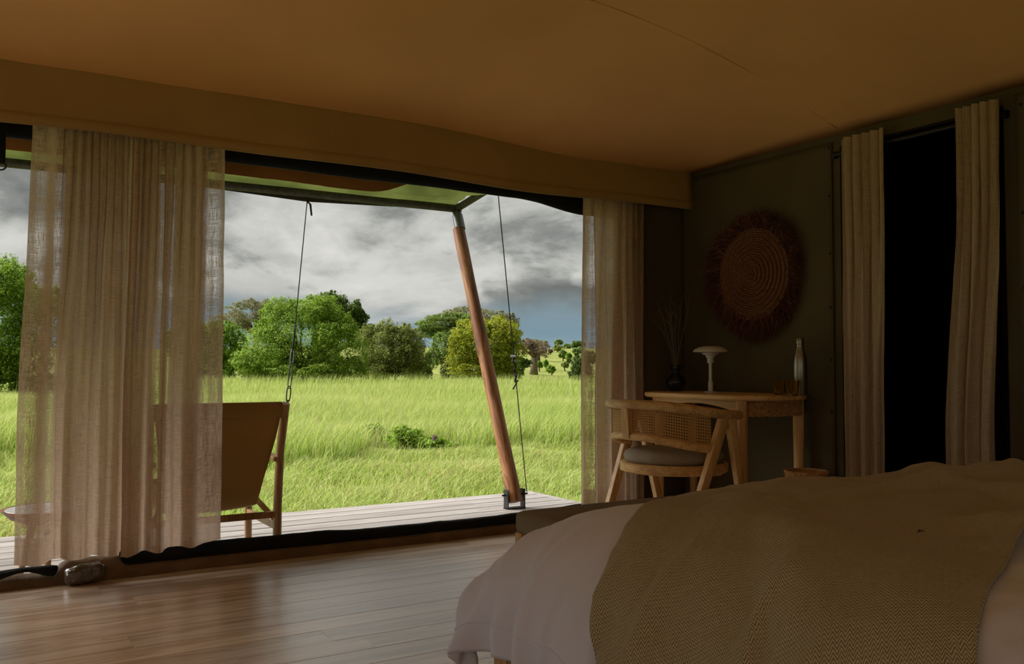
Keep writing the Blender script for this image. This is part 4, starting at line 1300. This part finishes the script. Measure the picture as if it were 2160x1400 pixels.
def sling(u, v):
    s = v * (len(prof_s) - 1)
    i = min(int(s), len(prof_s) - 2)
    f_ = s - i
    yy = prof_s[i][0] * (1 - f_) + prof_s[i + 1][0] * f_
    z = prof_s[i][1] * (1 - f_) + prof_s[i + 1][1] * f_
    hw = 0.315 - 0.075 * sstep(0.85, 0.30, z) if yy < 0.12 else 0.24 + 0.05 * sstep(0.12, 0.5, yy)
    hw = 0.312 - 0.072 * (1 - sstep(0.30, 0.85, z)) if yy < 0.12 else hw
    k_ = (u - .5) * 2
    sag = -0.02 * (1 - k_ * k_) if z < 0.6 else 0.0
    return (k_ * hw, YR_ + yy + 0.012 * (1 - k_ * k_), z + sag)
sl = MB().grid(sling, 20, 50).build('leather_sling', M['leather'], lc, smooth='all', solid=0.006)
def sleeve(u, v):
    g = v * 2 * PI
    return ((u - .5) * 2 * 0.317, YR_ - 0.062 + 0.020 * math.cos(g), 0.812 + 0.042 * math.sin(g))
MB().grid(sleeve, 12, 16).build('top_sleeve', M['leather'], lc, smooth='all')

# ------------------------------------------------------------------ small dished side table on the deck
p = on(100, 1070, y=5.06)
tb = thing('side_table', 'small round wooden side table with a dished top on the deck', 'side table', (p.x, p.y, ZD))
zt_ = p.z - ZD
MB().lathe([(0.0, zt_ - 0.075), (0.10, zt_ - 0.072), (0.165, zt_ - 0.045), (0.205, zt_ - 0.004), (0.208, zt_), (0.200, zt_ + 0.001), (0.16, zt_ - 0.012), (0.0, zt_ - 0.016)], seg=40).build('dished_top', M['redpole'], tb, smooth=True)
MB().lathe([(0.0, zt_ - 0.012), (0.14, zt_ - 0.010), (0.188, zt_ - 0.003), (0.186, zt_ - 0.001), (0.0, zt_ - 0.006)], seg=40).build('inlay', M['white'], tb, smooth=True)
for k in range(3):
    g = 2 * PI * k / 3 + 0.5
    MB().tube([(0.07 * math.cos(g), 0.07 * math.sin(g), zt_ - 0.07), (0.13 * math.cos(g), 0.13 * math.sin(g), 0.0)], [0.02, 0.014], 10).build('leg', M['loungewood'], tb, smooth=True)

# ================================================================== savanna
def ground_z(d, lat):
    """height of the ground at forward distance d (m) and bearing lat = sideways / d"""
    h = GZ
    h += 2.0 * sstep(78, 150, d) + 5.2 * sstep(120, 320, d) + 7.0 * sstep(300, 800, d)
    return h
def world_at(d, lat):
    l = lat * d
    return FY * l + FX * d, -FX * l + FY * d
mb = MB()
ds = [5.2, 6, 7, 8, 9.5, 11, 13, 15, 18, 22, 27, 33, 40, 48, 56, 62, 66, 70, 74, 78, 84, 90, 98, 108, 120, 135, 150, 170, 190, 215, 240, 270, 300, 340, 400, 500, 650, 900]
lats = np.linspace(-4.5, 4.5, 121)
def gfn(u, v):
    i = int(round(u * (len(ds) - 1)))
    lt = lats[int(round(v * 120))]
    x, y = world_at(ds[i], lt)
    return (x, y, ground_z(ds[i], lt) + 0.25 * fbm(x * 0.05, y * 0.05) * sstep(60, 90, ds[i]) * 3)
mb.grid(gfn, len(ds) - 1, 120)
tag(mb.build('savanna_ground', M['ground'], smooth='all'), kind='structure')
# near ground under and around the tent
tag(MB().add([(-40, -40, GZ - 0.05), (40, -40, GZ - 0.05), (40, 12, GZ - 0.05), (-40, 12, GZ - 0.05)], [(0, 1, 2, 3)]).build('ground_under_tent', M['ground']), kind='structure')

M['grass'] = mat_grass('tall_grass', (0.11, 0.19, 0.018), (0.29, 0.41, 0.05), (0.49, 0.56, 0.15), (0.58, 0.52, 0.24))  # dark root colour deepens the shade at the blade feet
M['lawn'] = mat_grass('short_grass', (0.11, 0.16, 0.025), (0.31, 0.42, 0.07), (0.52, 0.59, 0.18), (0.55, 0.41, 0.19))

def blades(N, sample, hgt, wdt, lean, mat, name, label, wind=(0.25, -0.1)):
    d_, lat_ = sample(N)
    l = lat_ * d_
    x = FY * l + FX * d_
    y = -FX * l + FY * d_
    keep = ~((y < DECK_Y + 0.03) & (x < XR + 0.06)) & ~((y < YF + 0.1) & (x < 6.6))
    x, y, d_, lat_ = x[keep], y[keep], d_[keep], lat_[keep]
    n = len(x)
    h = hgt(d_, lat_, n, x, y)
    wd = wdt(d_, n)
    a = RNG.uniform(0, 2 * PI, n)
    sdx, sdy = np.cos(a) * wd, np.sin(a) * wd
    b = RNG.uniform(0, 2 * PI, n)
    lx = (np.cos(b) * RNG.uniform(0, 1, n) + wind[0]) * lean * h
    ly = (np.sin(b) * RNG.uniform(0, 1, n) + wind[1]) * lean * h
    z0 = np.full(n, GZ - 0.01)
    V = np.zeros((n, 5, 3))
    V[:, 0] = np.stack([x - sdx, y - sdy, z0], 1)
    V[:, 1] = np.stack([x + sdx, y + sdy, z0], 1)
    V[:, 2] = np.stack([x - sdx * .8 + lx * .35, y - sdy * .8 + ly * .35, z0 + h * .58], 1)
    V[:, 3] = np.stack([x + sdx * .8 + lx * .35, y + sdy * .8 + ly * .35, z0 + h * .58], 1)
    V[:, 4] = np.stack([x + lx, y + ly, z0 + h * (1 - 0.25 * np.minimum(1, lean * 0.8))], 1)
    k_ = np.arange(n)[:, None] * 5
    T = np.concatenate([k_ + np.array([[0, 1, 3]]), k_ + np.array([[0, 3, 2]]), k_ + np.array([[2, 3, 4]])], 0)
    rn = np.repeat(RNG.uniform(0, 1, n), 5)
    hh = np.tile(np.array([0.0, 0.0, 0.58, 0.58, 1.0]), n)
    o = link_mesh(name, np_mesh(name, V.reshape(-1, 3), T, mat, {'rnd': rn, 'hgt': hh}))
    tag(o, label, 'grass', kind='stuff')
    return o
def border(lat):
    """forward distance where the mown strip gives way to tall grass"""
    return 12.6 + 2.6 / (1 + np.exp(-(lat + 0.155) * 60)) + 0.6 * np.sin(lat * 31) + 0.4 * np.sin(lat * 77 + 1)
LAT0, LAT1 = -0.66, 0.16
def s_lawn(N):
    lat = RNG.uniform(LAT0, LAT1, N)
    d_ = np.sqrt(RNG.uniform(5.8 ** 2, 16 ** 2, N))
    k_ = d_ < border(lat) + RNG.normal(0, 0.35, N)
    return d_[k_], lat[k_]
blades(150000, s_lawn, lambda d_, l, n, x, y: RNG.uniform(0.05, 0.19, n) * (1 + 0.6 * np.sin(x * 2.1 + np.sin(y)) * np.sin(y * 1.7)), lambda d_, n: RNG.uniform(0.004, 0.009, n), 0.85, M['lawn'], 'short_grass', 'short trampled grass between deck and tall grass')
blades(14000, s_lawn, lambda d_, l, n, x, y: RNG.uniform(0.14, 0.30, n), lambda d_, n: RNG.uniform(0.003, 0.006, n), 0.9, M['grass'], 'grass_tufts', 'longer loose blades sticking out of the mown grass')
def s_tall(N):
    lat = RNG.uniform(LAT0, LAT1, N)
    d_ = np.sqrt(RNG.uniform(12 ** 2, 27 ** 2, N))
    k_ = d_ > border(lat) + RNG.normal(0, 0.2, N)
    return d_[k_], lat[k_]
hg = lambda d_, l, n, x, y: RNG.uniform(0.35, 0.85, n) * (0.82 + 0.22 * np.sin(x * .55 + 1) * np.sin(y * .47)) * np.clip((d_ - border(l)) / 0.9 + 0.6, 0.5, 1.0)
blades(130000, s_tall, hg, lambda d_, n: RNG.uniform(0.004, 0.0085, n), 0.6, M['grass'], 'tall_grass', 'tall bright green savanna grass behind the mown strip')
def s_far(N):
    lat = RNG.uniform(LAT0, LAT1 + 0.02, N)
    d_ = 26 + (62 - 26) * RNG.uniform(0, 1, N) ** 1.25
    return d_, lat
blades(150000, s_far, lambda d_, l, n, x, y: RNG.uniform(0.40, 0.82, n) * (0.85 + 0.18 * np.sin(x * .3) * np.sin(y * .26 + 2)), lambda d_, n: RNG.uniform(0.006, 0.013, n) * (d_ / 36), 0.5, M['grass'], 'tall_grass', 'tall pale green savanna grass reaching to the bushes')

def s_stalk(N):
    return 30 + 31 * RNG.uniform(0, 1, N) ** 0.6, RNG.uniform(LAT0, LAT1 + 0.02, N)
blades(9000, s_stalk, lambda d_, l, n, x, y: RNG.uniform(0.75, 1.12, n), lambda d_, n: RNG.uniform(0.006, 0.011, n) * (d_ / 40), 0.35, M['grass'], 'grass_stalks', 'taller seeding grass stalks standing above the far grass')

# ------------------------------------------------------------------ trees and bushes
LEAF = {
    'bright': mat_leaf('leaf_bright', (0.10, 0.185, 0.012), (0.235, 0.38, 0.028), (0.47, 0.58, 0.10)),
    'dark': mat_leaf('leaf_dark', (0.06, 0.10, 0.018), (0.12, 0.19, 0.032), (0.23, 0.31, 0.075)),
    'deep': mat_leaf('leaf_deep', (0.085, 0.16, 0.010), (0.19, 0.33, 0.022), (0.36, 0.48, 0.06)),
    'olive': mat_leaf('leaf_olive', (0.12, 0.15, 0.028), (0.235, 0.28, 0.055), (0.40, 0.42, 0.11)),
    'acacia': mat_leaf('leaf_acacia', (0.11, 0.16, 0.03), (0.20, 0.29, 0.05), (0.33, 0.42, 0.10)),
    'yellow': mat_leaf('leaf_yellow', (0.12, 0.18, 0.014), (0.30, 0.36, 0.025), (0.66, 0.58, 0.045)),
    'grey': mat_leaf('leaf_grey', (0.145, 0.152, 0.065), (0.246, 0.246, 0.109), (0.362, 0.341, 0.174)),
    'brown': mat_leaf('leaf_brown', (0.145, 0.102, 0.065), (0.246, 0.174, 0.116), (0.334, 0.246, 0.160)),
}
def crown_mesh(blobs, nleaf, size, mat, seed, clus=60, cr=0.26, fill=0.25, lobes=7):
    """blobs: (cx, cy, cz, rx, ry, rz); leaves gather in clusters on the shells"""
    R = np.random.default_rng(seed)
    extra = []
    for b in blobs:                                  # smaller lobes break up the outline
        for _ in range(lobes):
            q = R.normal(0, 1, 3); q /= np.linalg.norm(q)
            q[2] = abs(q[2]) * (1 if R.uniform() < 0.75 else -0.6)
            k_ = R.uniform(0.28, 0.48)
            extra.append((b[0] + q[0] * b[3] * .85, b[1] + q[1] * b[4] * .85, b[2] + q[2] * b[5] * .85, b[3] * k_, b[4] * k_, b[5] * k_ * 1.1))
    blobs = list(blobs) + extra
    wts = np.array([b[3] * b[5] for b in blobs]); wts = wts / wts.sum()
    P, NR = [], []
    for b, wg in zip(blobs, wts):
        c_ = np.array(b[:3]); rad = np.array(b[3:])
        nc = max(6, int(clus * wg * len(blobs) ** 0.5))
        q = R.normal(0, 1, (nc, 3)); q /= np.linalg.norm(q, axis=1, keepdims=True)
        q[:, 2] = np.where(q[:, 2] < -0.75, -q[:, 2], q[:, 2])
        cc = q * R.uniform(0.72, 1.0, (nc, 1))
        nl = int(nleaf * wg)
        idx = R.integers(0, nc, nl)
        g_ = R.normal(0, 1, (nl, 3)); g_ /= np.linalg.norm(g_, axis=1, keepdims=True)
        rr = R.uniform(0, 1, (nl, 1)) ** 0.45 * cr * R.uniform(0.6, 1.2, (nc,))[idx][:, None]
        pp = cc[idx] + g_ * rr
        nf = int(nl * fill)
        pf = R.normal(0, 1, (nf, 3)); pf /= np.linalg.norm(pf, axis=1, keepdims=True)
        pp[:nf] = pf * R.uniform(0.45, 0.85, (nf, 1))
        nn = g_ * 0.6 + q[idx] * 0.6 + np.array([[0, 0, 0.35]])
        P.append(c_ + pp * rad); NR.append(nn)
    P = np.concatenate(P); NR = np.concatenate(NR)
    n = len(P)
    NR = NR + R.normal(0, 0.45, (n, 3))
    NR /= np.linalg.norm(NR, axis=1, keepdims=True)
    t = np.cross(NR, R.normal(0, 1, (n, 3))); t /= np.linalg.norm(t, axis=1, keepdims=True)
    s = np.cross(NR, t)
    sz = size * R.uniform(0.6, 1.3, (n, 1))
    V = np.stack([P - t * sz, P + s * sz * .5 + NR * sz * .12, P + t * sz, P - s * sz * .5 + NR * sz * .12], 1).reshape(-1, 3)
    k_ = np.arange(n)[:, None] * 4
    T = np.concatenate([k_ + np.array([[0, 1, 2]]), k_ + np.array([[0, 2, 3]])], 0)
    return np_mesh('foliage', V, T, mat, {'rnd': np.repeat(R.uniform(0, 1, n), 4)})

def tree(name, label, cat, d_, px_blobs, leaf, nleaf, size, seed, trunk=None, group=None, bark='bark', clus=60, cr=0.26, fill=0.25, base_py=None, depth=0.8, branches=0, gz=None):
    """px_blobs: ellipses (cx, cy, rx, ry) seen in the photo, set at forward distance d_; the tree stands on the ground there"""
    bl = []
    s = d_ / F
    for i, (cx, cy, rx, ry) in enumerate(px_blobs):
        off = random.Random(seed * 7 + i).uniform(-0.25, 0.25) * rx * s
        p = at_depth(cx, cy, d_ + off)
        bl.append((p.x, p.y, p.z, rx * s, rx * s * depth, ry * s))
    mx = sum(b[0] * b[3] for b in bl) / sum(b[3] for b in bl)
    my = sum(b[1] * b[3] for b in bl) / sum(b[3] for b in bl)
    lat = (FY * mx - FX * my) / (FX * mx + FY * my)
    gz = ground_z(d_, lat) if gz is None else gz
    root = thing(name, label, cat, (mx, my, gz), 0, group)
    bl = [(b[0] - mx, b[1] - my, b[2] - gz, b[3], b[4], b[5]) for b in bl]
    link_mesh('foliage', crown_mesh(bl, nleaf, size, LEAF[leaf], seed, clus, cr, fill), root)
    # trunk and limbs reaching into every blob
    R = random.Random(seed)
    mb = MB()
    zmin = min(b[2] - b[5] for b in bl)
    tr_ = trunk if trunk else 0.05 * max(b[5] for b in bl) + 0.05
    fork = Vector((R.uniform(-.2, .2), R.uniform(-.2, .2), max(0.3, zmin + 0.25 * bl[0][5])))
    mb.tube([(0, 0, -0.3), fork * 0.5, fork], [tr_ * 1.25, tr_, tr_ * 0.85], 8)
    for b in bl:
        c_ = Vector(b[:3])
        for k_ in range(3 + branches):
            e = c_ + Vector((R.uniform(-.75, .75) * b[3], R.uniform(-.75, .75) * b[4], R.uniform(-.2, .8) * b[5]))
            m_ = fork.lerp(e, 0.5) + Vector((R.uniform(-.12, .12) * b[3], R.uniform(-.12, .12) * b[4], 0.1 * b[5]))
            mb.tube([fork, m_, e], [tr_ * 0.5, tr_ * 0.3, tr_ * 0.08], 5)
            if branches:
                for _ in range(3):
                    e2_ = m_.lerp(e, R.uniform(.2, 1)) + Vector((R.uniform(-.35, .35) * b[3], R.uniform(-.35, .35) * b[4], R.uniform(0, .5) * b[5]))
                    mb.tube([m_.lerp(e, .15), e2_], [tr_ * 0.22, tr_ * 0.05], 4)
    mb.build('trunk', M[bark], root, smooth='all')
    return root

tree('bush', 'large leafy green bush at the left edge beyond the curtain', 'bush', 34, [(-30, 690, 130, 130), (20, 620, 60, 62), (35, 740, 55, 80), (90, 700, 60, 90), (-120, 640, 90, 110), (0, 800, 90, 40), (80, 800, 50, 40)], 'deep', 60000, 0.055, 21, clus=130, cr=0.22, fill=0.35)
bpy.data.objects['bush']['label'] = 'large leafy green bush standing apart, beyond the open-weave curtain edge'
tree('acacia_tree', 'greyish thin-leaved umbrella tree behind the bright green bush', 'tree', 88, [(530, 660, 58, 24), (580, 655, 42, 22), (490, 672, 34, 14), (540, 690, 50, 22)], 'grey', 13000, 0.09, 22, trunk=0.35, bark='stem', clus=70, cr=0.3, fill=0.15, branches=3)
tree('bush', 'mid green bush tucked between the curtain and the bright bush', 'bush', 60, [(478, 735, 46, 58), (440, 730, 45, 55), (400, 735, 50, 60), (470, 775, 45, 25)], 'deep', 30000, 0.075, 23, clus=90, cr=0.22)
tree('bush', 'big bright lime green bush rising from the tall grass', 'bush', 57, [(640, 715, 95, 80), (590, 690, 50, 45), (660, 665, 55, 42), (565, 745, 65, 52), (720, 735, 62, 60), (535, 770, 45, 32), (700, 690, 50, 40), (600, 780, 60, 25), (660, 782, 70, 24), (735, 780, 50, 25)], 'bright', 105000, 0.058, 24, clus=240, cr=0.19, fill=0.3)
tree('evergreen_tree', 'dark green round tree behind the bright green bush', 'tree', 68, [(700, 656, 46, 36), (735, 682, 38, 42), (668, 660, 32, 34), (764, 715, 26, 35), (690, 636, 20, 16)], 'dark', 36000, 0.085, 25, clus=90, cr=0.24, fill=0.35, trunk=0.3)
tree('thicket', 'dull olive green thicket beside the bright bush', 'bush', 63, [(815, 745, 58, 55), (860, 740, 45, 48), (790, 715, 38, 30), (845, 715, 45, 26), (880, 760, 28, 32), (800, 780, 50, 22), (855, 782, 50, 20)], 'olive', 52000, 0.060, 26, clus=130, cr=0.24, fill=0.35)
tree('acacia_tree', 'flat-topped green acacia with a brown trunk behind the thicket', 'tree', 80, [(930, 683, 52, 15), (975, 672, 42, 13), (905, 702, 28, 16), (950, 705, 40, 16), (985, 700, 45, 18)], 'acacia', 30000, 0.075, 27, trunk=0.38, clus=120, cr=0.28, fill=0.3, branches=2)
tree('thicket', 'grey green bushy thicket under the flat-topped acacia', 'bush', 74, [(935, 740, 32, 36), (965, 750, 32, 35), (915, 755, 14, 30)], 'acacia', 18000, 0.08, 32, clus=60, cr=0.3, fill=0.4)
tree('flowering_bush', 'rounded bush speckled with yellow blossom beside the pole', 'bush', 60, [(1020, 735, 76, 62), (1000, 705, 52, 36), (1055, 720, 45, 52), (975, 755, 38, 42), (1065, 760, 34, 36), (1000, 782, 60, 20), (1060, 785, 40, 16)], 'yellow', 62000, 0.06, 28, clus=190, cr=0.16, fill=0.3)
tree('acacia_tree', 'sparse grey umbrella tree with bare twigs behind the blossom bush', 'tree', 95, [(980, 662, 46, 13), (1030, 668, 44, 14), (1070, 685, 26, 22), (945, 667, 18, 10)], 'grey', 8000, 0.09, 29, trunk=0.4, bark='stem', clus=80, cr=0.26, fill=0.1, branches=4)
tree('baobab', 'thick-trunked bare brown tree at the foot of the hill', 'tree', 105, [(1125, 735, 36, 17), (1140, 745, 22, 12), (1110, 728, 18, 12)], 'brown', 2600, 0.11, 30, trunk=0.42, bark='stem', clus=60, cr=0.3, fill=0.1, branches=4)
tree('acacia_tree', 'small flat green acacia behind the bare brown tree', 'tree', 150, [(1140, 727, 17, 8), (1128, 722, 9, 5)], 'acacia', 2500, 0.2, 33, trunk=0.25, clus=30, cr=0.3)
tree('bush', 'dark low bush at the trunk of the bare brown tree', 'bush', 96, [(1108, 768, 14, 10), (1095, 765, 12, 12)], 'dark', 3000, 0.14, 34, clus=30, cr=0.3)
tree('bush', 'dark green bush against the gathered sheer at the hill foot', 'bush', 62, [(1227, 772, 22, 24), (1240, 756, 18, 16), (1213, 790, 16, 12), (1232, 796, 26, 16)], 'dark', 14000, 0.075, 35, clus=50, cr=0.3)
for i, (cx, rx, top, lf) in enumerate(((450, 42, 735, 'dark'), (560, 48, 742, 'olive'), (682, 52, 745, 'dark'), (786, 38, 742, 'olive'), (882, 30, 762, 'acacia'), (956, 30, 760, 'olive'), (1058, 44, 758, 'dark'))):
    tree('low_bush', ('shaded low bush behind the mid green bush', 'olive low bush under the thin umbrella tree', 'shaded low bush below the dark round tree', 'olive low bush at the back of the thicket',
                         'green low bush at the acacia trunk', 'olive low bush between acacia and blossom bush', 'shaded low bush behind the blossom bush')[i], 'bush', 70.6,
         [(cx, (top + 805) / 2, rx, (805 - top) / 2), (cx - rx * .5, 788, rx * .6, 18), (cx + rx * .5, 788, rx * .6, 18)], lf, 7000, 0.11, 120 + i, clus=70, cr=0.3, fill=0.4, depth=0.3)
hill = [(1152, 768, 5, 8, 'deep'), (1138, 770, 6, 7, 'deep'), (1162, 780, 9, 9, 'bright'), (1188, 748, 9, 9, 'acacia'), (1199, 752, 6, 7, 'deep'), (1192, 770, 7, 6, 'olive'), (1199, 761, 5, 4, 'dark'),
        (1179, 722, 9, 5, 'acacia'), (1176, 735, 10, 6, 'olive'), (1197, 732, 8, 6, 'acacia'), (1213, 727, 9, 7, 'dark'), (1214, 742, 9, 6, 'acacia'), (1226, 726, 8, 6, 'dark'), (1224, 738, 8, 6, 'acacia'), (1148, 741, 4, 3, 'olive'), (1161, 741, 4, 4, 'brown')]
for i, (cx, cy, rx, ry, lf) in enumerate(hill):
    # distance where the sight line to the shrub's foot meets the rising ground
    best, bd = 130, 1e9
    for dd in np.arange(92, 420, 2.0):
        q = at_depth(cx, cy + ry + 1.5, dd)
        e = abs(q.z - ground_z(dd, 0))
        if e < bd: best, bd = dd, e
    words = {'deep': 'small deep green shrub dotted on the far grassy hill', 'bright': 'bright green shrub at the foot of the grassy hill', 'acacia': 'small round acacia scattered over the far grassy hill',
             'olive': 'dull olive shrub scattered over the far grassy hill', 'dark': 'dark green tree on the crest of the far hill', 'brown': 'little bare brown shrub on the far hill'}
    tree('hill_shrub', words[lf], 'bush', best, [(cx, cy, rx, ry)], lf, 900, 0.16 * best / 110, 50 + i, clus=22, cr=0.38, fill=0.4, group='shrubs on the far hill')
# leafy herbs in the grass edge
for i, (cx, cy, rx, ry, dd) in enumerate(((852, 922, 40, 22, 15.0), (786, 912, 26, 20, 16.0), (925, 936, 26, 14, 14.6))):
    tree('herb_clump', ('broad-leaved green herb clump at the edge of the tall grass', 'narrow green herb clump beside the broad-leaved one', 'low green herb clump near the leaning pole')[i], 'herb', dd, [(cx, cy, rx, ry), (cx + 12, cy + 8, rx * 1.2, ry * .7)], 'bright', 3000, 0.024, 80 + i, clus=40, cr=0.35, fill=0.4, gz=GZ)
